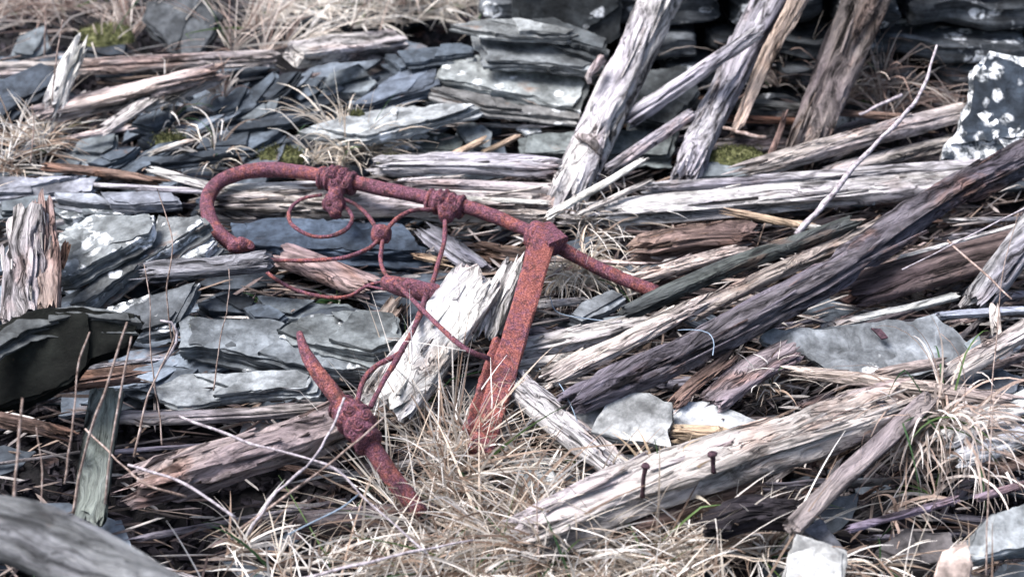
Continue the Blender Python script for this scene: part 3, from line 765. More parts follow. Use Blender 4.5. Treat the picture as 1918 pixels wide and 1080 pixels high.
S([(455, 575), (490, 565), (540, 590), (525, 600), (475, 596)], 0.05, 'small angular dark slate beside the weeds', tint=BL, t=0.02)
S([(1065, 592), (1090, 570), (1150, 541), (1172, 555), (1132, 582), (1090, 600)], 0.05, 'small grey slate by the pale curled grass', tint=(0.3, 0.315, 0.33), sx=0.1, t=0.014)
S([(1128, 590), (1180, 585), (1182, 598), (1140, 602)], 0.045, 'tiny flat slate between the small grey one and the black slat', tint=GY, t=0.01)
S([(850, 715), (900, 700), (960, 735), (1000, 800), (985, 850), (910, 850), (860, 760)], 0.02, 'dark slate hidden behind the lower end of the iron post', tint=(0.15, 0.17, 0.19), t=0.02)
S([(1425, 628), (1452, 613), (1555, 607), (1625, 605), (1728, 593), (1752, 587), (1788, 607), (1812, 637), (1815, 655), (1778, 682), (1712, 696), (1628, 706), (1558, 693), (1512, 656), (1478, 650), (1455, 655)], 0.075, 'large mottled grey slab with wavy edge and an iron strap', tint=(0.30, 0.315, 0.33), sy=0.45, t=0.022, lichen=0.25, brown=0.15, flakes=False)
S([(1140, 740), (1170, 725), (1227, 740), (1257, 753), (1257, 787), (1247, 803), (1263, 840), (1187, 824), (1108, 806)], 0.075, 'pale square stone slab at the foot of the long purple timber', tint=(0.46, 0.46, 0.45), sy=0.25, t=0.018, flake=0.3, flakes=False)
S([(1072, 770), (1136, 756), (1115, 800), (1125, 820), (1085, 812)], 0.055, 'pale slab corner tucked under the square pale slab', tint=(0.42, 0.42, 0.42), sy=0.2, t=0.018, flake=0.3, flakes=False)
S([(1260, 748), (1318, 748), (1378, 768), (1418, 785), (1378, 806), (1262, 800)], 0.05, 'pale wedge shaped slab next to the square pale slab', tint=(0.44, 0.445, 0.45), sy=0.2, t=0.02, flake=0.3, flakes=False)
S([(1150, 855), (1240, 848), (1300, 860), (1230, 885), (1160, 880)], 0.025, 'pale blue slate low beside the lower fence rail', tint=(0.34, 0.36, 0.38), t=0.016)
S([(955, 865), (1025, 850), (1045, 900), (985, 920)], 0.03, 'pale rough stone sunk in the grass heap', tint=(0.4, 0.41, 0.4), t=0.03, lichen=0.3)
S([(1475, 1050), (1492, 1000), (1588, 1030), (1580, 1090), (1466, 1090)], 0.09, 'pale yellowish stone block beside the foreground grass', tint=(0.50, 0.49, 0.47), sy=0.7, t=0.04, flake=0.3)
S([(1505, 990), (1538, 967), (1585, 1025), (1560, 1020)], 0.07, 'pointed grey slate behind the pale stone block', tint=(0.27, 0.27, 0.30), sy=0.3, t=0.014)
S([(1812, 1040), (1830, 985), (1860, 960), (1960, 930), (1960, 1020), (1830, 1043)], 0.09, 'smooth grey slab edge beyond the big curly tuft', tint=(0.35, 0.365, 0.37), sy=0.4, t=0.03)
S([(1745, 1100), (1765, 1030), (1812, 1010), (1825, 1060), (1812, 1100)], 0.10, 'pinkish split stone chip below the big curly tuft', tint=(0.58, 0.46, 0.40), sy=0.5, t=0.02)
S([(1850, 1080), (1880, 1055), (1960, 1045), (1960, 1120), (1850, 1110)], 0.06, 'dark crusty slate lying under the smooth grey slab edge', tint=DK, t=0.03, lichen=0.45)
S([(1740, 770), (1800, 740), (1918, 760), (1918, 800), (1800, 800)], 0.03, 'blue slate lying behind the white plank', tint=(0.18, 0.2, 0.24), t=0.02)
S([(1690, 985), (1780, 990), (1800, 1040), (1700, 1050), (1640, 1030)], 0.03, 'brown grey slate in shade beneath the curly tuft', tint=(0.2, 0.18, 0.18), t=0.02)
S([(1790, 700), (1880, 690), (1918, 700), (1900, 730), (1800, 728)], 0.05, 'blue grey slate at the end of the splintered plank', tint=(0.22, 0.24, 0.28), t=0.014)
S([(1808, 640), (1835, 622), (1840, 640), (1820, 658)], 0.09, 'small triangular slate tip beside the mottled slab', tint=(0.34, 0.38, 0.4), t=0.01, sy=0.6)

# ================================================================== timbers
def T(pts, w, label, tint='pale', **kw): return timber(kw.pop('name', 'timber'), pts, w, label, tint, **kw)

# back
T([(-60, 132, .05), (180, 122, .06), (515, 108, .07)], 36, 'long flaking timber at the back running to the squared beam', 'mid', rot=0.45, bites=0.3, cracks=7, splinters=3)
T([(548, 104, .16), (745, 80, .04)], 54, 'short squared beam with dark sawn end under drooping grass', 'pale', expo=5, jag=(0.006, 0.02), cracks=3, roll=20)
T([(75, 214, .08), (240, 178, .09), (405, 138, .10)], 46, 'pinkish rotten timber lying across the blue slates', 'pink', rot=0.35, bites=0.4, cracks=8, jag=(.06, .05), splinters=5)
T([(275, 200, .075), (408, 146, .09)], 26, 'narrow splintered timber alongside the pinkish rotten one', 'pale', rot=0.3, bites=0.4, jag=(.05, .05), splinters=2)
T([(198, 242, .07), (280, 188, .085)], 26, 'small weathered plank slanting over the blue slate', 'pale', ratio=0.35, jag=(.05, .02))
T([(135, 256, .06), (245, 238, .065)], 13, 'thin pale lath by the pale grass clump', 'pink', ratio=0.5, jag=(.03, .02))
T([(98, 205, .09), (118, 150, .13), (146, 92, .18)], 46, 'pale split stump leaning on the dark blue slate', 'white', wend=34, rot=0.1, bites=0.3, jag=(.04, .05), splinters=3)
T([(85, 312, .05), (180, 322, .05), (310, 342, .05)], 22, 'dark brown timber in front of the pale grass clump', 'brown', rot=0.3, jag=(.02, .04))
T([(283, 318, .06), (405, 352, .055)], 20, 'bright white split rail leading under the curled tube', 'white', ratio=0.5, jag=(.03, .03))
T([(170, 345, .045), (400, 360, .045)], 12, 'thin dark lath beside the smooth grey slates', 'lav', ratio=0.5)
T([(280, 288, .075), (365, 262, .075)], 14, 'short pale stick resting on the narrow slate strip', 'white', ratio=0.6, jag=(.02, .03))
# centre
T([(715, 308, .055), (880, 307, .06), (1045, 314, .06)], 50, 'lavender log lying level in front of the slab stack', 'lav', cracks=6, jag=(.05, .02), rot=0.1, splinters=3)
T([(780, 345, .05), (1035, 352, .05)], 24, 'cracked dark timber level below the lavender log', 'mid', bites=0.35, jag=(.06, .02))
T([(750, 338, .075), (868, 330, .078)], 7, 'thin pale lath lying against the lavender log', 'pale', jag=(.02, .02))
T([(398, 384, .04), (640, 385, .045), (1028, 396, .04)], 74, 'broad rotten timber with deep cracks behind the bed head', (0.50, 0.44, 0.415), bites=0.5, cracks=12, rot=0.25, grain=1.5, jag=(.05, .03), splinters=8)
T([(425, 352, .065), (620, 346, .07)], 17, 'pale lath on top of the broad cracked timber', 'white', ratio=0.4, jag=(.03, .03))
T([(865, 370, .075), (1025, 379, .07)], 10, 'pale strip of wood running to the base of the post', 'white', ratio=0.4, jag=(.02, .02))
T([(847, 290, .06), (905, 262, .075)], 17, 'orange tan offcut poking up behind the lavender log', 'tan', ratio=0.5, jag=(.01, .02))
T([(905, 286, .06), (972, 255, .08)], 12, 'thin tan stick beside the orange offcut', 'tan', ratio=0.7, jag=(.015, .02))
T([(528, 478, .05), (695, 538, .04)], 54, 'smooth brown plank end sticking out under the thin rods', (0.32, 0.235, 0.225), ratio=0.6, grain=0.5, cracks=2, bites=0.08, jag=(.02, .04))
T([(275, 510, .095), (400, 497, .105), (503, 487, .115)], 46, 'grey beam stub with dark broken end against the rosette', 'grey', ratio=0.85, cracks=4, jag=(.05, .015), rot=0.1, roll=25)
T([(805, 438, .035), (895, 500, .03)], 48, 'grey splintered timber under the vertical rod', 'grey', bites=0.45, cracks=8, grain=1.6, jag=(.05, .05), splinters=3)
T([(780, 478, .04), (830, 490, .04)], 16, 'orange crumbled wood piece near the grey splintered timber', 'tan', bites=0.5, jag=(.04, .04))
T([(900, 470, .02), (1000, 490, .015)], 46, 'rotten wood fragment in the gap beside the iron post', (0.3, 0.23, 0.19), bites=0.6, cracks=8, rot=0.5, jag=(.05, .05), splinters=3)
T([(892, 528, .095), (812, 640, .095), (718, 765, .07)], 94, 'wide white weathered plank under the bed head rods', 'white', ratio=0.42, wend=104, age=0.8, rot=0.2, bites=0.10, cracks=4, grain=0.6, jag=(.055, .05), expo=4, roll=-14, splinters=4)
T([(960, 500, .085), (938, 550, .08), (912, 618, .06)], 46, 'ragged white stump fragment beside the iron post', 'white', wend=60, bites=0.5, rot=0.2, jag=(.05, .05), grain=1.5, splinters=3)
T([(745, 570, .05), (700, 640, .045)], 50, 'crumbling dark root piece under the long casting', (0.25, 0.21, 0.19), bites=0.6, cracks=6, grain=1.6, jag=(.05, .05))
T([(962, 655, .05), (1080, 632, .055), (1200, 606, .06)], 48, 'pale cracked timber running from the iron post to the slat', 'pale', cracks=8, jag=(.03, .04), rot=0.1, splinters=3)
T([(965, 686, .045), (1120, 660, .045)], 22, 'thin pale timber below the pale cracked one', 'pale', jag=(.04, .04))
# leaning posts
P1 = T([(1052, 396, .03), (1150, 180, ('y', 3.02)), (1236, -5, ('y', 3.12)), (1300, -150, ('y', 3.18))], 80, 'tall pale lavender post leaning beside the slab stack', (0.52, 0.485, 0.485), name='leaning_post', wend=84, ratio=0.8, cat='post', cracks=7, bites=0.2, rot=0.12, jag=(.07, .02), splinters=5, seg=110)
T([(1280, 335, .04), (1345, 190, ('y', 3.02)), (1447, -5, ('y', 3.12)), (1530, -160, ('y', 3.17))], 60, 'grey purple post leaning behind the thin brace', (0.42, 0.39, 0.42), name='leaning_post', wend=74, ratio=0.8, cat='post', cracks=8, bites=0.22, rot=0.1, jag=(.05, .02), splinters=5, seg=110)
T([(1384, 232, ('y', 2.96)), (1440, 100, ('y', 3.04)), (1502, -8, ('y', 3.09)), (1560, -120, ('y', 3.14))], 20, 'orange split plank fixed along the grey purple post', (0.50, 0.385, 0.33), name='leaning_plank', wend=44, ratio=0.45, cat='plank', cracks=5, bites=0.35, rot=0.3, jag=(.05, .02), splinters=3)
T([(1500, 300, .04), (1560, 150, ('y', 3.08)), (1622, -5, ('y', 3.14)), (1680, -150, ('y', 3.18))], 72, 'dark brown post leaning in front of the stone wall', (0.21, 0.175, 0.165), name='leaning_post', wend=98, ratio=0.7, cat='post', cracks=9, bites=0.2, rot=0.2, jag=(.06, .02), splinters=4, seg=110)
T([(1172, 228, ('y', 3.0)), (1290, 150, ('y', 3.0)), (1420, 60, ('y', 2.98))], 42, 'thin grey brace crossing between two leaning posts', (0.40, 0.38, 0.40), wend=30, cracks=6, jag=(.02, .05), rot=0.05, splinters=2)
T([(1140, 318, .06), (1295, 212, ('y', 2.99))], 26, 'lower thin brace between the leaning posts', (0.34, 0.31, 0.34), cracks=4, jag=(.02, .02))
T([(1028, 404, .075), (1120, 350, .09), (1206, 298, .11)], 20, 'pale splinter with curled tip at the base of the post', 'white', ratio=0.5, jag=(.03, .02), wend=15)
T([(1085, 400, .065), (1218, 338, .085)], 13, 'thin pale splinter beside the one with curled tip', 'pale', jag=(.03, .02))
T([(1110, 405, .055), (1200, 372, .06)], 12, 'short pale splinter low at the post base', 'white', jag=(.03, .02))
T([(1440, 300, .05), (1462, 245, .09), (1470, 212, .12)], 14, 'small dark purple stake in front of the dark post', 'brown', wend=10, ratio=0.5, jag=(.02, .02))
T([(1395, 195, .06), (1520, 205, .06)], 22, 'grey rail behind the leaning posts', (0.22, 0.21, 0.2), jag=(.02, .02))
T([(1360, 222, .05), (1500, 228, .045)], 16, 'reddish rotten rail behind the leaning posts', (0.28, 0.15, 0.11), rot=0.5)
T([(1560, 210, .05), (1700, 222, .05)], 16, 'dark rail end in the brown grass by the wall', 'brown')
# right
T([(1395, 322, .07), (1600, 262, .09), (1812, 212, .10)], 46, 'knotted tan grey timber rising to the lichened slab', (0.46, 0.40, 0.38), cracks=9, rot=0.25, bites=0.25, jag=(.08, .02), splinters=4)
T([(1555, 322, .055), (1795, 262, .06)], 34, 'grey timber tucked under the knotted one', 'mid', cracks=6, jag=(.05, .03))
T([(1210, 352, .06), (1500, 333, .065), (1850, 308, .06)], 26, 'upper pale rail of the level pair right of the post base', 'lav', cracks=6, jag=(.03, .02), expo=4)
T([(1130, 402, .045), (1400, 378, .05), (1690, 352, .05), (1830, 345, .045)], 58, 'wide pale lavender beam lying level below the pale rail', (0.54, 0.505, 0.505), ratio=0.6, cracks=6, bites=0.14, jag=(.06, .02), rot=0.05, splinters=3, expo=4)
T([(1060, 410, .035), (1260, 405, .035)], 26, 'splintered pale timber at the foot of the curled tip splinter', 'pale', bites=0.4, jag=(.06, .05), splinters=3)
T([(1190, 470, .035), (1290, 450, .045), (1410, 445, .04)], 78, 'dark brown rotten log under the wide pale beam', (0.22, 0.155, 0.13), ratio=0.9, bites=0.55, cracks=12, grain=1.7, rot=0.3, jag=(.05, .05), splinters=6)
T([(1370, 398, .065), (1440, 412, .065), (1520, 425, .06)], 18, 'pale split stick on the dark rotten log', 'tan', ratio=0.6, jag=(.05, .03), rot=.1)
T([(1460, 420, .06), (1540, 428, .06)], 12, 'short whitish stick near the foot of the long twig', 'white', jag=(.02, .02))
T([(1200, 520, .04), (1300, 490, .045), (1400, 465, .04)], 30, 'tan splintered wood in front of the dark rotten log', 'pink', bites=0.4, jag=(.06, .05), rot=0.25, splinters=3)
T([(1165, 588, .07), (1360, 500, .085), (1600, 418, .085)], 36, 'blackish green slat lying over the end of the bed tube', (0.085, 0.092, 0.088), ratio=0.7, expo=4, cracks=4, bites=0.12, jag=(.03, .03), rot=0.0)
T([(1300, 590, .065), (1430, 520, .07), (1600, 445, .07), (1760, 370, .065)], 34, 'brown grey timber between the black slat and the long purple timber', (0.33, 0.28, 0.26), cracks=7, bites=0.3, rot=0.25, jag=(.04, .04), splinters=3)
T([(1065, 752, .085), (1290, 650, .105), (1480, 557, .115), (1600, 483, .12), (1760, 378, .125), (1960, 268, .13)], 76, 'long purple blue timber crossing the heap with a rotten orange patch', (0.145, 0.128, 0.145), ratio=0.75, wend=78, cracks=16, bites=0.3, grain=1.4, rot=0.3, jag=(.04, .02), splinters=4, seg=140)
T([(1025, 708, .075), (1170, 640, .09), (1310, 570, .10)], 50, 'cream white split timber along the purple timber', (0.62, 0.54, 0.47), ratio=0.5, wend=36, cracks=6, bites=0.2, rot=0.15, jag=(.04, .06), splinters=3)
T([(1590, 548, .05), (1760, 500, .06), (1960, 445, .065)], 72, 'smooth dark brown board under the long purple timber', (0.135, 0.10, 0.10), ratio=0.4, grain=0.4, cracks=2, bites=0.06, jag=(.03, .02))
T([(1688, 480, .09), (1960, 408, .10)], 9, 'thin white lath edge on the dark brown board', 'white', jag=(.03, .02))
T([(1545, 612, .055), (1670, 583, .06), (1790, 553, .065)], 20, 'pale grey batten above the mottled slab', (0.42, 0.42, 0.41), ratio=0.6, jag=(.03, .01), expo=4)
T([(1620, 606, .06), (1720, 575, .06)], 12, 'dark batten under the pale grey one', 'dark')
T([(1822, 572, .07), (1960, 400, .12)], 62, 'grey weathered post slanting up at the edge of the heap', (0.34, 0.325, 0.34), cracks=6, rot=0.05, jag=(.04, .02))
T([(1760, 590, .075), (1960, 578, .075)], 18, 'bluish white rail above the mottled slab', (0.40, 0.42, 0.48), expo=4, ratio=0.9)
T([(1862, 575, .085), (1866, 622, .08)], 20, 'short pale upright peg by the bluish rail', 'pale', ratio=0.5, expo=4)
T([(1770, 708, .08), (1850, 660, .095), (1960, 595, .11)], 46, 'brown cracked board slanting past the mottled slab', 'mid', cracks=8, rot=0.2, jag=(.04, .02))
T([(1508, 700, .10), (1700, 722, .11), (1890, 750, .10)], 32, 'splintered pale plank lying across the mottled slab edge', (0.50, 0.41, 0.37), cracks=7, bites=0.3, rot=0.15, jag=(.06, .06), ratio=0.6, splinters=4)
T([(1640, 702, .10), (1768, 676, .115)], 26, 'short pale wedge of wood on the mottled slab', 'pink', ratio=0.9, jag=(.03, .02))
T([(1262, 760, .06), (1300, 720, .07), (1365, 672, .08)], 34, 'cracked brown piece beside the purple brown board', 'brown', cracks=8, grain=1.6, bites=0.3, jag=(.03, .05), splinters=3)
T([(1335, 752, .06), (1400, 700, .07), (1485, 655, .08)], 56, 'purple brown board end under the mottled slab', (0.23, 0.19, 0.20), ratio=0.4, cracks=4, bites=0.1, jag=(.03, .03))
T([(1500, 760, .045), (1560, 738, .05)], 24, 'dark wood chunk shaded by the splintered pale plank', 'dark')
T([(955, 712, .065), (1050, 790, .06), (1160, 880, .04)], 62, 'grey rail with long black cracks beside the iron post foot', (0.45, 0.42, 0.43), cracks=12, bites=0.2, grain=1.5, rot=0.0, jag=(.03, .05), splinters=4, expo=4)
T([(985, 1000, .055), (1160, 925, .075), (1330, 868, .095), (1500, 815, .105), (1690, 752, .10)], 114, 'heavy pale beam with two nails across the front of the heap', (0.50, 0.445, 0.43), ratio=0.62, wend=104, age=0.8, cracks=9, bites=0.18, rot=0.2, jag=(.06, .06), splinters=6, seg=130, expo=4, roll=-6)
T([(1645, 760, .115), (1690, 790, .10)], 42, 'dark weathered block at the splintered end of the heavy beam', 'grey', jag=(.03, .03), bites=.4)
T([(1262, 812, .055), (1352, 815, .055)], 40, 'tan wood chunk between the pale slabs and heavy beam', 'tan', ratio=0.8, jag=(.03, .03), rot=.0)
T([(1330, 985, .08), (1400, 960, .085), (1488, 965, .085)], 76, 'charred black log end under the heavy pale beam', 'black', ratio=0.9, cracks=8, bites=0.4, grain=1.5, jag=(.03, .05), rot=0.0, splinters=3)
T([(1480, 985, .10), (1735, 748, .12)], 34, 'straight square edged batten with brown side beside the curly tuft', (0.25, 0.21, 0.21), ratio=0.9, expo=7, grain=0.3, cracks=1, bites=0.04, jag=(.004, .03), roll=20)
T([(1540, 870, .07), (1640, 800, .08)], 22, 'thin tan stick parallel to the square edged batten', 'tan', ratio=.6, jag=(.03, .03))
T([(1770, 822, .085), (1960, 732, .10)], 42, 'bright white plank pointing at the curly tuft', (0.78, 0.76, 0.76), ratio=0.35, grain=0.5, cracks=2, bites=0.06, jag=(.02, .02), rot=0.0)
T([(1800, 858, .075), (1960, 802, .085)], 46, 'bluish white cracked plank below the bright one', (0.58, 0.58, 0.63), ratio=0.4, cracks=6, jag=(.03, .02), rot=0.0)
T([(1860, 880, .06), (1960, 850, .06)], 28, 'brown board under the bluish white plank', 'brown')
T([(1825, 935, .06), (1960, 895, .07)], 18, 'thin mauve board near the smooth grey slab edge', (0.36, 0.28, 0.34))
T([(1590, 990, .06), (1790, 935, .06)], 18, 'thin dark purple lath under the curly tuft', (0.22, 0.18, 0.24))
# left and foreground
T([(46, 610, .12), (50, 500, .15), (54, 402, .18)], 96, 'crumbling white stump standing beside the ragged whitened slab', (0.46, 0.42, 0.41), name='wooden_stump', cat='stump', wend=84, ratio=0.8, cracks=10, bites=0.3, rot=0.22, grain=1.3, jag=(.02, .02), splinters=4)
T([(88, 585, .13), (92, 480, .155), (80, 378, .19)], 50, 'brown crumbling rotten slab of wood joined to the white stump', (0.34, 0.26, 0.23), wend=40, bites=0.6, cracks=8, grain=1.7, rot=0.4, jag=(.03, .04), splinters=3)
T([(112, 500, .12), (124, 460, .13)], 20, 'orange crumb of rotten wood at the crumbling stump', (0.6, 0.33, 0.22), rot=.5, jag=(.02, .02))
T([(60, 725, .10), (250, 700, .08)], 40, 'pinkish rotten debris piece below the black slab', 'brown', bites=0.5, rot=.4, jag=(.06, .06), splinters=2)
T([(150, 692, .075), (300, 672, .07)], 14, 'thin grey lath beside the black slab', 'grey', jag=(.03, .03))
T([(205, 782, .07), (400, 778, .07), (620, 762, .06)], 30, 'horizontal brown timber over the dark hollow', (0.36, 0.315, 0.31), cracks=6, rot=0.15, jag=(.02, .06), splinters=2)
T([(-40, 775, .13), (125, 815, .11)], 34, 'blurred brown timber beneath the black slab', 'brown', jag=(.02, .03))
T([(168, 975, .02), (182, 860, .05), (200, 732, .10)], 58, 'greenish upright board standing in the dark hollow', 'green', ratio=0.3, cracks=2, grain=0.5, bites=0.05, jag=(.02, .01), rot=0.0, expo=5)
T([(255, 912, .05), (440, 862, .075), (650, 792, .07)], 108, 'thick rotten brown log with flaking end behind the broken pole', (0.31, 0.25, 0.245), ratio=0.8, wend=96, cracks=12, bites=0.35, grain=1.4, rot=0.25, jag=(.08, .04), splinters=6)
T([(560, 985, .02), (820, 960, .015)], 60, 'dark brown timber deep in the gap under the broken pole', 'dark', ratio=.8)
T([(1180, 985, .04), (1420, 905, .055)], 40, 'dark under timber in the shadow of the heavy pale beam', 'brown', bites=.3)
T([(-140, 985, .30), (60, 1005, .32), (330, 1150, .31)], 150, 'big rounded grey log end close by the dark hollow', (0.20, 0.20, 0.21), ratio=0.85, age=0.7, expo=2.3, cracks=2, bites=0.10, grain=0.3, rot=0.0, jag=(.02, .02))
T([(890, 830, .03), (985, 838, .03)], 16, 'short pale chip of wood at the iron post foot', 'pale', jag=(.02, .03))

# curled knots on the pale leaning post
def knot(parent, pts, w):
    pp = [P(a) for a in pts]; inv = parent.matrix_world.inverted(); loc = [inv @ q for q in pp]
    c = link('knot', tube_mesh(loc, [pxm(x, q) / 2 for x, q in zip(w, pp)], 10, rough=0.5), M['wood'], parent)
    c.color = (0.55, 0.49, 0.47, 1); c['rot'] = 0.3; c['age'] = 0.8
knot(P1, [(1082, 255, ('y', 2.90)), (1100, 260, ('y', 2.87)), (1116, 275, ('y', 2.86)), (1120, 295, ('y', 2.87))], (12, 22, 20, 12))
knot(P1, [(1128, 112, ('y', 3.02)), (1112, 128, ('y', 3.0)), (1102, 142, ('y', 2.99)), (1104, 156, ('y', 2.99))], (20, 18, 14, 9))

# ================================================================== rusty iron bed head
BED = link('iron_bed_head', None, None)
BED.location = hit(700, 500, 0.0)
tag(BED, 'rusty iron bed head with curled tube, cast fittings and thin rods lying on the heap', 'bed head')
BINV = Matrix.Translation(-BED.location)

def bed_tube(name, pts, wpx, orange=0.0, n=10, parent=BED, rough=0.06, label=None):
    pp = [P(a) - BED.location for a in pts]
    w = wpx if isinstance(wpx, (list, tuple)) else (wpx, wpx)
    rad = [pxm(float(np.interp(i / (len(pp) - 1), np.linspace(0, 1, len(w)), w)), q + BED.location) / 2 for i, q in enumerate(pp)]
    o = link(name, tube_mesh(pp, rad, n, rough=rough), M['rust'], parent); o['orange'] = orange
    if label: o['label'] = label
    return o

bed_tube('frame_tube', [(452, 466, .05), (415, 442, .06), (393, 408, .07), (388, 375, .08), (405, 346, .088), (440, 327, .095), (500, 318, .10), (560, 322, .105), (625, 334, .108), (700, 350, .108), (830, 378, .108), (900, 396, .108), (985, 430, .10), (1040, 458, .092), (1110, 497, .07), (1180, 528, .055), (1230, 547, .045)], (28, 26), 0.08, n=20, rough=0.12)

def lump(name, pts, radii, orange=0.0, parent=BED, seed=3, rosettes=(), groove=0.0):
    """cast fitting: overlapping swollen shape grown along pts, with raised scroll rosettes"""
    pp = [P(a) - BED.location for a in pts]; rad = [pxm(r, q + BED.location) for r, q in zip(radii, pp)]
    sp = spline(pp, 26) if len(pp) > 1 else [pp[0]]
    rr = np.interp(np.linspace(0, 1, 26), np.linspace(0, 1, len(rad)), rad)
    n = 26; V = []; F = []
    T0 = (sp[-1] - sp[0]).normalized(); N = (NRM - T0 * NRM.dot(T0)).normalized(); B = T0.cross(N)
    for i, p in enumerate(sp):
        e = min(1, math.sqrt(max(0.0, 1 - abs(2 * i / 25 - 1) ** 8)) + 0.05)
        for j in range(n):
            a = 2 * math.pi * j / n
            k = rr[i] * e * (1 + groove * 0.13 * math.sin(i * 1.15) + 0.14 * (float(vnoise(math.cos(a) * 2.2, math.sin(a) * 2.2, i * 0.33, seed)) - 0.5))
            V.append(p + (N * math.cos(a) + B * math.sin(a)) * k)
    for i in range(25):
        for j in range(n):
            k = (j + 1) % n; F.append((i * n + j, i * n + k, (i + 1) * n + k, (i + 1) * n + j))
    F.append(tuple(range(n))[::-1]); F.append(tuple(range(25 * n, 26 * n)))
    o = link(name, mesh('casting', [tuple(v) for v in V], F), M['rust'], parent); o['orange'] = orange
    if groove:
        for ci, sg in ((0, 1), (-1, -1)):
            ra = rad[ci] * 1.0; pc = pp[ci]; rw = ra * 0.22
            cl = link('collar', tube_mesh([pc - T0 * rw, pc - T0 * rw * .4, pc + T0 * rw * .4, pc + T0 * rw], [ra * .98, ra * 1.12, ra * 1.12, ra * .98], 22, seg=8, rough=0.08), M['rust'], o); cl['orange'] = orange
    for (u, v, h, r) in rosettes:
        c = P((u, v, h)) - BED.location; R = pxm(r, c + BED.location)
        vw = (CAM - (c + BED.location)).normalized(); vw = (vw + NRM * 0.4).normalized()
        ax = vw.cross(Vector((0, 0, 1))).normalized(); ay = vw.cross(ax)
        spi = []
        for q in range(22):
            th = q / 21 * 3.6 * math.pi; ra = R * (1 - 0.78 * q / 21)
            spi.append(c + (ax * math.cos(th) + ay * math.sin(th)) * ra + vw * (R * 0.25 * q / 21))
        s = link('scroll', tube_mesh(spi, [R * 0.22, R * 0.26], 6, seg=44), M['rust'], o); s['orange'] = orange
    return o

lump('casting', [(603, 332, .108), (632, 336, .110), (660, 344, .108)], [20, 25, 21], 0.0, seed=3, rosettes=[(618, 326, .145, 8), (641, 322, .145, 9), (624, 343, .145, 8), (646, 345, .145, 8), (632, 358, .14, 6)], groove=1)
lump('casting', [(632, 350, .112), (626, 372, .112), (625, 384, .112), (629, 402, .105)], [17, 12, 21, 10], 0.0, seed=5, rosettes=[(616, 380, .135, 7), (635, 383, .135, 7), (626, 395, .13, 6)], groove=1)
lump('casting', [(806, 375, .108), (835, 382, .11), (864, 388, .108)], [20, 25, 20], 0.0, seed=9, rosettes=[(820, 372, .145, 8), (846, 370, .145, 8), (833, 386, .145, 8), (850, 389, .14, 7), (828, 400, .135, 6)], groove=1)
lump('casting', [(840, 392, .112), (834, 412, .108)], [20, 12], 0.0, seed=12)
lump('casting', [(696, 436, .10), (714, 439, .102), (733, 440, .10)], [15, 20, 14], 0.0, seed=15, rosettes=[(712, 436, .125, 8)])
lump('casting', [(712, 526, .105), (745, 535, .11), (785, 544, .11), (830, 552, .105)], [12, 18, 19, 18], 0.0, seed=19, rosettes=[(738, 530, .135, 7), (766, 537, .135, 8), (800, 545, .135, 8)])
lump('casting', [(425, 463, .08), (452, 458, .085), (478, 462, .08)], [9, 15, 8], 0.0, seed=22, rosettes=[(440, 458, .10, 6), (455, 453, .105, 8), (470, 460, .10, 6)])
lump('casting', [(640, 762, .13), (668, 790, .14), (690, 828, .125)], [25, 33, 26], 0.0, seed=26, rosettes=[(655, 768, .19, 11), (686, 775, .19, 11), (672, 795, .195, 12), (660, 812, .185, 9), (690, 808, .185, 9)], groove=1)

for pts, w, orr in [
    ([(603, 365, .11), (565, 373, .105), (542, 395, .10), (546, 420, .095), (582, 441, .09), (620, 442, .09), (650, 428, .095), (660, 408, .10), (650, 390, .105), (636, 382, .11)], (7, 8), .15),
    ([(640, 372, .11), (665, 382, .105), (690, 405, .10), (708, 432, .10)], (7, 8), .12),
    ([(710, 447, .10), (690, 465, .095), (640, 483, .085), (570, 488, .075), (490, 486, .065)], (8, 8), .25),
    ([(724, 430, .10), (745, 408, .105), (775, 393, .108), (815, 392, .11)], (8, 8), .25),
    ([(834, 400, .108), (832, 450, .10), (820, 495, .105), (806, 542, .11)], (9, 9), .18),
    ([(717, 450, .10), (713, 485, .095), (720, 510, .105), (738, 533, .11)], (8, 8), .2),
    ([(798, 553, .115), (780, 605, .135), (750, 660, .150), (715, 720, .15), (694, 762, .145)], (11, 11), .12),
    ([(755, 655, .15), (738, 668, .152), (705, 685, .155), (680, 712, .15), (668, 760, .145)], (10, 9), .1),
    ([(740, 530, .135), (775, 563, .14), (830, 618, .148), (875, 655, .14), (916, 672, .11)], (9, 10), .05),
    ([(480, 488, .06), (510, 518, .065), (560, 545, .065), (620, 557, .06), (655, 554, .062), (690, 534, .07), (735, 524, .08)], (9, 6), .28),
    ([(682, 534, .07), (745, 547, .08)], (5, 5), .1),
]:
    bed_tube('rod', pts, w, orr * 0.6, n=8, rough=0.22)

pole = bed_tube('broken_pole', [(561, 624, .19), (570, 655, .185), (590, 690, .175), (628, 740, .155), (670, 795, .135), (730, 888, .09), (790, 962, .045)], (13, 26, 30, 33, 34, 35, 30), .2, n=16, rough=0.16, label='thick broken pole with a jagged tip')

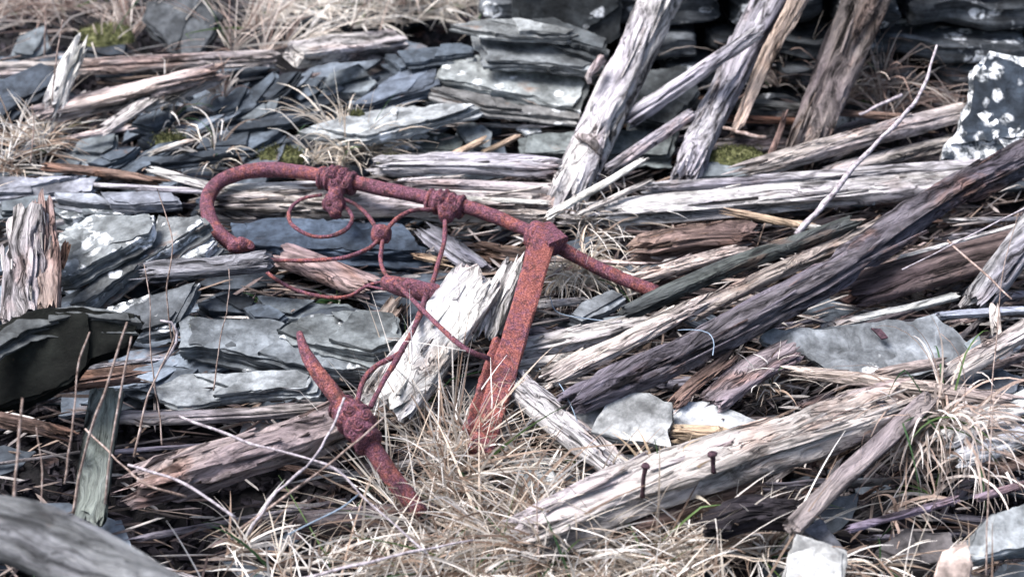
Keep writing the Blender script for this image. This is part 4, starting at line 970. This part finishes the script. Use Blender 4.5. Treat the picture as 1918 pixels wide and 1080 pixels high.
# square iron post with an angle plate, clamped to the tube
def bar(name, A, B, w, t, label=None, roll=0.0, parent=BED, orange=0.5, wend=None, shape='flat'):
    A = A - BED.location; B = B - BED.location
    X = (B - A).normalized(); L = (B - A).length; wend = wend or w
    U = (NRM - X * X.dot(NRM)).normalized(); U = Matrix.Rotation(math.radians(roll), 3, X) @ U; Yv = U.cross(X)
    prof = [(-.5, -.5), (.5, -.5), (.5, .38), (.42, .5), (-.42, .5), (-.5, .38)]
    V = []; F = []; n = len(prof); seg = 40; rs = random.Random(5)
    for i in range(seg + 1):
        k = i / seg; ww = w + (wend - w) * k
        for a, b in prof:
            V.append(A + X * (L * k) + Yv * (ww * a + rs.uniform(-.0006, .0006) + 0.004 * (float(vnoise(i * .5, a * 3, b * 3, 4)) - .5)) + U * (t * b + rs.uniform(-.0006, .0006) + 0.003 * (float(vnoise(i * .5, a * 3, b * 3, 9)) - .5)))
    for i in range(seg):
        for j in range(n):
            m = (j + 1) % n; F.append((i * n + j, (i + 1) * n + j, (i + 1) * n + m, i * n + m)[::-1])
    F.append(tuple(range(n))); F.append(tuple(range(seg * n, seg * n + n))[::-1])
    o = link(name, mesh('bar', [tuple(v) for v in V], F, True, 0.5), M['rust'], parent); o['orange'] = orange
    if label: o['label'] = label
    return o
pa, pb = P((1021, 440, .135)), P((898, 852, .055))
bar('post', pa, pb, pxm(45, pa), pxm(26, pa), 'straight square iron post with orange rust', roll=-12, wend=pxm(50, pb), orange=0.36)
qa, qb = P((938, 640, .095)), P((883, 815, .06))
bar('angle_plate', qa, qb, pxm(34, qa), pxm(10, qa), None, roll=-48, orange=0.4, wend=pxm(40, qb))
lump('clamp', [(990, 434, .105), (1020, 448, .108), (1050, 462, .102)], [26, 27, 24], 0.1, seed=33)
ca, cb = P((1002, 445, .12)), P((990, 500, .07))
bar('clamp_jaw', ca, cb, pxm(16, ca), pxm(30, ca), None, roll=0, orange=0.1)
ca, cb = P((1012, 425, .142)), P((1046, 455, .138))
bar('clamp_cap', ca, cb, pxm(44, ca), pxm(14, ca), None, roll=0, orange=0.15)

# ================================================================== nails, strap, wires
def nail(pts, w, label):
    pp = [P(a) for a in pts]; root = link('nail', None, None); root.location = pp[0]; tag(root, label, 'nail', None)
    r = pxm(w, pp[0]) / 2; loc = [q - pp[0] for q in pp]
    s = link('shank', tube_mesh(loc, r, 8, seg=8, rough=0.4), M['iron'], root); s['orange'] = -0.4
    d = (loc[-1] - loc[-2]).normalized()
    hd = link('head', tube_mesh([loc[-1] - d * r * 0.3, loc[-1] + d * r * 0.9], r * 2.0, 10, seg=3, rough=0.3), M['iron'], root); hd['orange'] = -0.4
nail([(1203, 930, .10), (1205, 905, .125), (1210, 873, .155)], 8, 'bent rusty nail sticking out of the heavy beam near the grass')
nail([(1337, 885, .125), (1336, 868, .14), (1335, 851, .155)], 9, 'short thick rusty nail standing in the middle of the heavy beam')
sm = slab('iron_strap', [(1632, 612), (1650, 614), (1664, 630), (1652, 633)], 0.095, 'small dark iron strap on the mottled grey slab', cat='iron strap', sy=0.3, t=0.005, tint=(0.05, 0.03, 0.04))
sm.data.materials.clear(); sm.data.materials.append(M['iron']); sm['orange'] = -0.3
stick('blue_wire', [(1335, 665, .17), (1337, 640, .165), (1325, 622, .155), (1295, 617, .155), (1270, 618, .14)], 1.8, 'thin blue wire loop around the purple timber', 'wire', 'wire')
stick('blue_wire', [(1010, 690, .06), (1045, 715, .075), (1070, 760, .08), (1085, 800, .06)], 2, 'pale wire curving past the pale slab corner', 'wire', 'wire')
stick('blue_wire', [(1030, 555, .06), (1045, 585, .06), (1110, 598, .06), (1180, 605, .07)], 1.8, 'pale blue wire trailing over the small grey slate', 'wire', 'wire')
stick('blue_wire', [(540, 1000, .08), (590, 975, .10), (640, 950, .12), (672, 925, .10)], 3, 'pale frayed cord under the broken iron pole', 'wire', 'cord')

# ================================================================== twigs and stems
stick('twig', [(1492, 440, .08), (1540, 385, .12), (1565, 360, .14), (1611, 300, .17), (1702, 207, .22), (1738, 143, .25), (1755, 85, .28)], (13, 4), 'long bare grey twig rising before the knotted timber', 'twig', 'twig', n=10)
stick('twig', [(336, 779, .16), (480, 832, .165), (618, 873, .16), (680, 930, .14), (800, 1036, .10)], (5, 4), 'long pale straight twig across the thick rotten log', 'twig')
stick('twig', [(645, 745, .20), (615, 815, .19), (575, 872, .18), (515, 925, .16), (466, 1000, .10)], (4, 6), 'curved brown twig passing in front of the broken pole', 'twig')
stick('twig', [(720, 780, .2), (640, 850, .18), (540, 925, .15), (450, 990, .10)], (3, 6), 'thin forked twig below the curved brown one', 'stem')
stick('twig', [(240, 870, .12), (345, 905, .14), (440, 968, .12)], (5, 6), 'grey twig over the flaking log end', 'twig')
stick('twig', [(160, 803, .15), (265, 900, .14), (350, 930, .12)], (4, 5), 'pale bent twig before the greenish board', 'stem')
stick('twig', [(560, 1085, .10), (740, 1040, .12), (890, 1010, .12)], (6, 4), 'pale straight twig in the foreground grass', 'twig')
stick('twig', [(1355, 240, .08), (1400, 250, .085), (1435, 258, .08)], (6, 7), 'small brown twig behind the purple post', 'stem')
stick('twig', [(1610, 215, .08), (1690, 178, .11)], (5, 7), 'grey twig lying in the grass by the wall', 'twig')
stems = [
    ([(402, 730, .05), (418, 640, .11), (426, 560, .17), (431, 500, .21)], 5),
    ([(290, 740, .05), (288, 640, .12), (278, 560, .18), (272, 500, .22)], 5),
    ([(322, 640, .10), (316, 545, .18), (316, 450, .25), (300, 370, .30), (296, 350, .32)], 5),
    ([(140, 965, .10), (165, 850, .18), (200, 720, .27), (232, 598, .34)], 10),
    ([(190, 945, .10), (205, 840, .17), (236, 720, .24), (244, 632, .30)], 9),
    ([(245, 850, .10), (275, 740, .17), (320, 640, .23), (330, 612, .25)], 8),
    ([(22, 985, .22), (32, 860, .29), (45, 745, .35)], 11),
    ([(125, 905, .16), (130, 800, .22), (150, 690, .28), (170, 622, .32)], 8),
    ([(70, 960, .18), (74, 880, .22), (68, 800, .26)], 5),
    ([(300, 830, .10), (303, 770, .13), (290, 720, .17)], 5),
    ([(80, 108, .06), (88, 50, .12), (92, -10, .18)], 6),
    ([(95, 205, .10), (104, 120, .18), (112, 40, .24)], 5),
    ([(52, 300, .06), (60, 245, .10), (58, 200, .14)], 5),
    ([(1855, 800, .10), (1860, 650, .20), (1880, 520, .28), (1905, 400, .36)], 4),
    ([(1845, 1075, .08), (1850, 900, .18), (1862, 740, .26)], 5),
    ([(432, 100, .05), (424, 50, .10), (426, 0, .14)], 5),
    ([(1005, 1050, .05), (1002, 960, .10), (1004, 900, .14)], 5),
    ([(1640, 130, .08), (1655, 60, .13)], 3),
]
for pts, w in stems:
    pts = [(u + random.uniform(-7, 7), v + random.uniform(-6, 6), h) for u, v, h in pts]; w = w * 0.6
    stick('dry_stem', pts, (w, w * 0.6), 'single thin dry brown stem standing up out of the heap', 'stem', 'stem', group='dry stems standing in the heap', n=7)
stick('bramble_stem', [(300, 690, .16), (330, 640, .19), (326, 610, .21), (300, 600, .22)], 5, 'looping pale bramble stem above the flaking log', 'twig', 'stem')
stick('bramble_stem', [(1690, 505, .12), (1790, 455, .14), (1930, 385, .16)], 3, 'straight thin bramble stem over the dark brown board', 'twig', 'stem')
stick('bramble_stem', [(1775, 450, .12), (1830, 500, .13), (1895, 560, .12)], 4, 'thin kinked straw over the dark brown board', 'stem', 'stem')

# ================================================================== grass
FLOORS = [
    (880, 900, 100, 80, 430, .16, .003, 1.15, .10, .05),
    (800, 815, 60, 60, 60, .20, .0024, .5, .06, .02),
    (890, 850, 30, 14, 50, .11, .0028, .8, .15, .05),
    (920, 1000, 170, 60, 460, .17, .0031, 1.25, .09, .04),
    (700, 1068, 210, 24, 190, .15, .003, 1.2, .1, .03),
    (1110, 1060, 170, 40, 420, .16, .0031, 1.25, .1, .04),
    (1340, 1050, 150, 36, 300, .14, .0031, 1.2, .14, .04),
    (480, 1060, 90, 22, 70, .10, .003, 1.2, .16, .05),
    (1660, 1075, 150, 25, 80, .12, .0028, 1.0, .15, .03),
    (960, 875, 80, 35, 50, .12, .0028, 1.2, .1, .03),
    (1110, 875, 60, 24, 40, .08, .0028, 1.0, .15, .03),
    (720, 950, 50, 40, 26, .17, .0024, .7, .08, .02),
    (1000, 1130, 500, 40, 360, .14, .003, 1.1, .12, .04),
    (960, 1240, 1000, 70, 900, .14, .003, 1.1, .12, .04),
    (-260, 560, 160, 420, 420, .15, .003, 1.1, .12, .03),
    (2190, 620, 160, 420, 420, .15, .003, 1.1, .12, .03),
]
tuft('dry_grass', 'matted pale dry grass along the front of the heap', FLOORS, cat='grass', kind='stuff', green=0.035, seed=11)
BROWN = [(0.44, 0.35, 0.30), (0.60, 0.51, 0.45), (0.28, 0.20, 0.17), (0.70, 0.63, 0.57)]
tuft('grass_tuft', 'big curly straw tuft beside the square edged batten', [(1750, 880, 78, 42, 430, .16, .0042, 1.0, .32, .10), (1720, 960, 80, 30, 36, .12, .0042, 1.2, .25, .04), (1830, 905, 45, 22, 30, .13, .0042, 1.2, .25, .06)], green=0.05, seed=21, tones=[(0.55, 0.46, 0.40), (0.70, 0.62, 0.57), (0.40, 0.30, 0.25), (0.78, 0.73, 0.69)], seg=10)
tuft('grass_tuft', 'bleached bushy grass behind the squared beam and slab stack', [(690, 15, 150, 32, 360, .17, .003, 1.2, .1, .05), (880, 20, 90, 36, 280, .16, .003, 1.15, .1, .06), (600, 40, 70, 36, 170, .15, .003, 1.2, .1, .05)], tones=[(0.82, 0.77, 0.69), (0.86, 0.83, 0.78), (0.70, 0.62, 0.54)], green=0.04, seed=22)
tuft('grass_tuft', 'brown grass clump drooping over the squared beam end', [(775, 20, 28, 22, 170, .22, .004, .7, .55, .14)], tones=BROWN, green=0.03, seed=23, seg=9, floor=-0.08)
tuft('grass_tuft', 'pale grass clump in front of the flat speckled slate', [(45, 300, 65, 34, 260, .13, .0028, 1.1, .16, .05), (120, 270, 40, 25, 45, .12, .0028, 1.1, .15, .05)], green=0.02, seed=24)
tuft('grass_tuft', 'tangled brown grass around the half buried slate', [(60, 36, 110, 48, 140, .22, .0028, 1.15, .08, .04), (230, 60, 60, 50, 90, .22, .0028, .9, .08, .04), (170, 10, 120, 30, 130, .2, .0028, 1.1, .1, .04)], tones=BROWN, green=0.02, seed=25)
tuft('grass_tuft', 'spiky brown grass beside the squarish tilted slab', [(480, 75, 55, 35, 130, .2, .0028, .9, .08, .04)], tones=BROWN + STRAW[:2], seed=26)
tuft('grass_tuft', 'small curled tuft beside the yellow moss streak', [(312, 240, 28, 14, 60, .09, .003, .6, .45, .07)], seed=27)
tuft('grass_tuft', 'small curled tuft above the long thin slate', [(415, 222, 24, 12, 55, .10, .003, .6, .45, .08)], tones=BROWN + STRAW[:2], seed=28)
tuft('grass_tuft', 'low arching straw behind the curled bed tube', [(430, 318, 65, 10, 70, .12, .003, .9, .4, .06)], seed=29)
tuft('grass_tuft', 'bleached straw heap behind the main casting', [(650, 300, 62, 32, 260, .12, .003, .9, .28, .06)], tones=[(0.72, 0.64, 0.54), (0.8, 0.74, 0.65), (0.6, 0.5, 0.4)], seed=30)
tuft('grass_tuft', 'brown grass between the purple and dark posts', [(1450, 165, 45, 35, 170, .17, .0032, .9, .3, .05)], tones=BROWN, seed=31)
tuft('grass_tuft', 'brown grass at the foot of the stone wall', [(1640, 195, 70, 28, 220, .16, .0032, .9, .28, .05), (1740, 200, 60, 20, 60, .14, .003, 1.0, .25, .04)], tones=BROWN, seed=32)
tuft('grass_tuft', 'pale curly straw nest beside the iron post', [(1095, 545, 60, 26, 230, .11, .003, 1.1, .42, .06)], tones=[(0.72, 0.66, 0.56), (0.82, 0.77, 0.70), (0.6, 0.5, 0.4)], seed=33, seg=9)
tuft('grass_tuft', 'wispy straw at the foot of the leaning pale post', [(1130, 445, 70, 28, 120, .12, .0025, 1.1, .25, .05)], seed=34)
tuft('grass_tuft', 'small straw tuft beside the purple brown board', [(1430, 765, 26, 14, 45, .08, .003, .6, .35, .06)], seed=35)
tuft('grass_tuft', 'coarse bent stalks at the lower end of the heavy beam', [(1235, 975, 45, 22, 50, .09, .006, .5, .25, .07)], seed=36, tones=[(0.7, 0.62, 0.5), (0.5, 0.38, 0.26)], green=.12)
for wu, wv, lb, sd in ((625, 562, 'small green weed under the thin iron arc', 37), (502, 568, 'small green weed beside the stubby dark slate', 38)):
    tuft('weed_sprig', lb, [(wu, wv, 12, 5, 16, .04, .004, .9, .3, .03)], cat='weed', green=1.0, seed=sd)

# ================================================================== moss
def moss(u, v, ru, rv, h, label, hi=0.02, n=240, seed=1):
    rs = random.Random(seed); c = hit(u, v, h); V = []; F = []
    rx = pxm(ru, c); ry = pxm(rv, c) / 0.6
    G = 22
    for i in range(G + 1):
        for j in range(G + 1):
            a, b = 2 * i / G - 1, 2 * j / G - 1
            k = math.sqrt(a * a + b * b); m = max(abs(a), abs(b)) / k if k else 1
            a2, b2 = a * m, b * m; r = min(1, math.sqrt(a2 * a2 + b2 * b2))
            x, y = a2 * rx, b2 * ry
            wob = 1 + 0.5 * (float(vnoise(a2 * 2.3, b2 * 2.3, seed, 5)) - 0.5)
            z = SLOPE * y + hi * (1 - r ** 2.5) * (0.5 + float(vnoise(a2 * 4, b2 * 4, seed, 8))) - 0.012 * (r > .97)
            V.append((x * wob, y * wob, z))
    for i in range(G):
        for j in range(G):
            q = i * (G + 1) + j; F.append((q, q + G + 1, q + G + 2, q + 1))
    for _ in range(n * 4):
        x, y, z = V[rs.randrange(len(V))]; x += rs.gauss(0, .004); y += rs.gauss(0, .004)
        d = Vector((rs.gauss(0, .6), rs.gauss(0, .6), 1)).normalized() * rs.uniform(.002, .006); s = Vector((rs.gauss(0, 1), rs.gauss(0, 1), 0)).normalized() * .0012
        b = len(V); V += [(x - s.x, y - s.y, z), (x + s.x, y + s.y, z), (x + d.x, y + d.y, z + d.z)]; F.append((b, b + 1, b + 2))
    o = link('moss', mesh('moss', V, F), M['moss']); o.location = c
    return tag(o, label, 'moss')
moss(198, 62, 48, 20, .05, 'bright green moss cushion in the tangled brown grass', .014, seed=2)
moss(1380, 290, 56, 16, .045, 'green moss cushion behind the purple post', .008, seed=3)
moss(525, 288, 40, 14, .042, 'yellow moss on the slate behind the bed tube', .006, seed=4)
moss(320, 260, 32, 6, .045, 'yellow moss streak among the thin blue slates', .005, seed=5)
moss(668, 212, 15, 4, .087, 'small green moss dab on the long pale slate', .004, n=60, seed=6)
moss(565, 803, 22, 5, .08, 'yellow green moss patch near the broken pole', .005, seed=9)
moss(735, 300, 26, 7, .04, 'faint moss beside the bleached straw heap', .005, seed=10)
moss(362, 605, 10, 3, .062, 'tiny moss spot on the thick layered slab', .003, n=40, seed=12)

# ================================================================== loose small pieces in the gaps
def rand_poly(r, rs):
    n = rs.randrange(4, 7); st = rs.uniform(0.35, 0.8); return [(r * math.cos(6.283 * i / n + rs.uniform(-.3, .3)) * rs.uniform(.75, 1.1), r * st * math.sin(6.283 * i / n + rs.uniform(-.3, .3)) * rs.uniform(.75, 1.1)) for i in range(n)]
rs = random.Random(77)
chips = [slab_mesh(rand_poly(rs.uniform(.03, .085), rs), rs.uniform(.005, .011), 1.5) for _ in range(20)]
for q in range(290):
    if q < 190: u, v = rs.uniform(-60, 1000), rs.uniform(100, 760)
    elif q < 250: u, v = rs.uniform(-60, 1980), rs.uniform(60, 1060)
    else: u, v = rs.choice([rs.uniform(-380, -40), rs.uniform(1960, 2300)]), rs.uniform(60, 1060)
    p = hit(u, v, 0); p.z += rs.uniform(-.05, .03) - (0.04 if v > 760 else 0)
    o = link('slate_chip', rs.choice(chips), M['slate']); o.location = p
    o.rotation_euler = (rs.gauss(0.22, .15), rs.gauss(-.12, .2), rs.gauss(0.35, .4)); k = rs.uniform(.4, 1.5); s = rs.uniform(.7, 1.3); o.scale = (s * 1.3, s, s)
    o.color = (.105 * k, .125 * k, .15 * k, 1); o['lichen'] = rs.choice([0, 0, 0, .35]); o['brown'] = rs.choice([0, 0, .3])
    tag(o, 'small loose slate chip wedged in the gaps of the heap', 'slate chip', 'small slate chips in the gaps')
frag = [beam_mesh(rs.uniform(.10, .34), w, w * .7, w * .55, w * .4, around=16, seg=24, cracks=4, bites=.35, grain=1.4, jag=(.04, .04)) for w in [rs.uniform(.008, .034) for _ in range(20)]]
for q in range(290):
    if q < 170: u, v = rs.uniform(900, 1980), rs.uniform(230, 960)
    elif q < 250: u, v = rs.uniform(-60, 1980), rs.uniform(110, 1060)
    else: u, v = rs.choice([rs.uniform(-380, -40), rs.uniform(1960, 2300)]), rs.uniform(60, 1060)
    p = hit(u, v, 0); p.z += rs.uniform(-.05, .03) - (0.04 if v > 760 else 0)
    o = link('wood_splinter', rs.choice(frag), M['wood']); o.location = p
    o.rotation_euler = (rs.uniform(0, 6), rs.gauss(0, .12), rs.gauss(0.45 if u > 1000 else 0.2, .35)); c = WOODS[rs.choice(['pale', 'brown', 'mid', 'grey', 'pale', 'pink', 'lav', 'white'])]
    kk = rs.uniform(.3, 1.0); o.color = (c[0] * kk, c[1] * kk, c[2] * kk, 1); o['rot'] = rs.uniform(0, .25); o['age'] = 1.0
    tag(o, 'small loose wood splinter fallen into the gaps of the heap', 'splinter', 'small wood splinters in the gaps')

def crumbs():
    rs = np.random.RandomState(3); V = []; F = []
    for q in range(9000):
        u, v = rs.uniform(-150, 2070), rs.uniform(-20, 1100)
        p = hit(u, v, -0.04); z = float(ground_z(np.array(p.x), np.array(p.y))) + 0.004
        l, w, t = rs.uniform(.006, .03), rs.uniform(.003, .009), rs.uniform(.002, .006)
        R = Matrix.Rotation(rs.uniform(0, 6.28), 3, 'Z') @ Matrix.Rotation(rs.normal(0, .4), 3, 'Y')
        b = len(V)
        for a in ((-l, -w, -t), (l, -w * .6, -t), (l * .8, w, -t), (-l * .9, w * .8, -t), (-l * .8, -w * .7, t), (l * .9, 0, t), (-l * .7, w * .6, t)):
            V.append(tuple(Vector((p.x, p.y, z)) + R @ Vector(a)))
        F += [(b + 4, b + 5, b + 6), (b, b + 1, b + 5, b + 4), (b + 1, b + 2, b + 5), (b + 2, b + 3, b + 6, b + 5), (b + 3, b, b + 4, b + 6)]
    o = link('debris', mesh('debris', V, F, False), M['wood']); o.color = (.05, .045, .05, 1); o['rot'] = .0; o['age'] = 1.0  # crumb colour lowered so that gaps between pieces look shaded
    tag(o, 'fine wood and slate crumbs on the earth, darkened as gap shade', 'debris', kind='stuff')
crumbs()

def fibres():
    rs = np.random.RandomState(8); V = []; F = []; C = []
    cols = [(.46, .41, .39), (.58, .54, .51), (.30, .24, .21), (.20, .15, .14), (.40, .30, .24), (.12, .10, .10)]
    for q in range(4200):
        if q < 2600: u, v = rs.uniform(380, 1960), rs.uniform(330, 800)
        else: u, v = rs.uniform(-60, 1980), rs.uniform(110, 1070)
        p = hit(u, v, rs.uniform(-.05, .035) - (.03 if v > 800 else 0))
        l, w, t = rs.uniform(.012, .055), rs.uniform(.001, .0032), rs.uniform(.0008, .002)
        R = Matrix.Rotation(rs.normal(.4 if u > 900 else .15, .55), 3, 'Z') @ Matrix.Rotation(rs.normal(0, .22), 3, 'Y') @ Matrix.Rotation(rs.uniform(0, 6), 3, 'X')
        b = len(V); c = cols[rs.randint(len(cols))]; k = rs.uniform(.6, 1.2)
        for a in ((-l, 0, -t), (-l * .5, -w, -t), (l * .6, -w * .7, -t), (l, w * .3, -t), (l * .5, w, -t), (-l * .6, w * .8, -t), (-l * .7, 0, t), (l * .7, 0, t)):
            V.append(tuple(p + R @ Vector(a))); C.append((c[0] * k, c[1] * k, c[2] * k, 1))
        F += [(b, b + 1, b + 6), (b + 1, b + 2, b + 7, b + 6), (b + 2, b + 3, b + 7), (b + 3, b + 4, b + 7), (b + 4, b + 5, b + 6, b + 7), (b + 5, b, b + 6), (b, b + 5, b + 4, b + 3, b + 2, b + 1)]
    me = mesh('fibres', V, F, False); at = me.attributes.new('tone', 'FLOAT_COLOR', 'POINT'); at.data.foreach_set('color', np.array(C).ravel())
    o = link('wood_debris', me, M['grass']); tag(o, 'mat of tiny broken wood fibres strewn through the heap', 'debris', kind='stuff')
fibres()
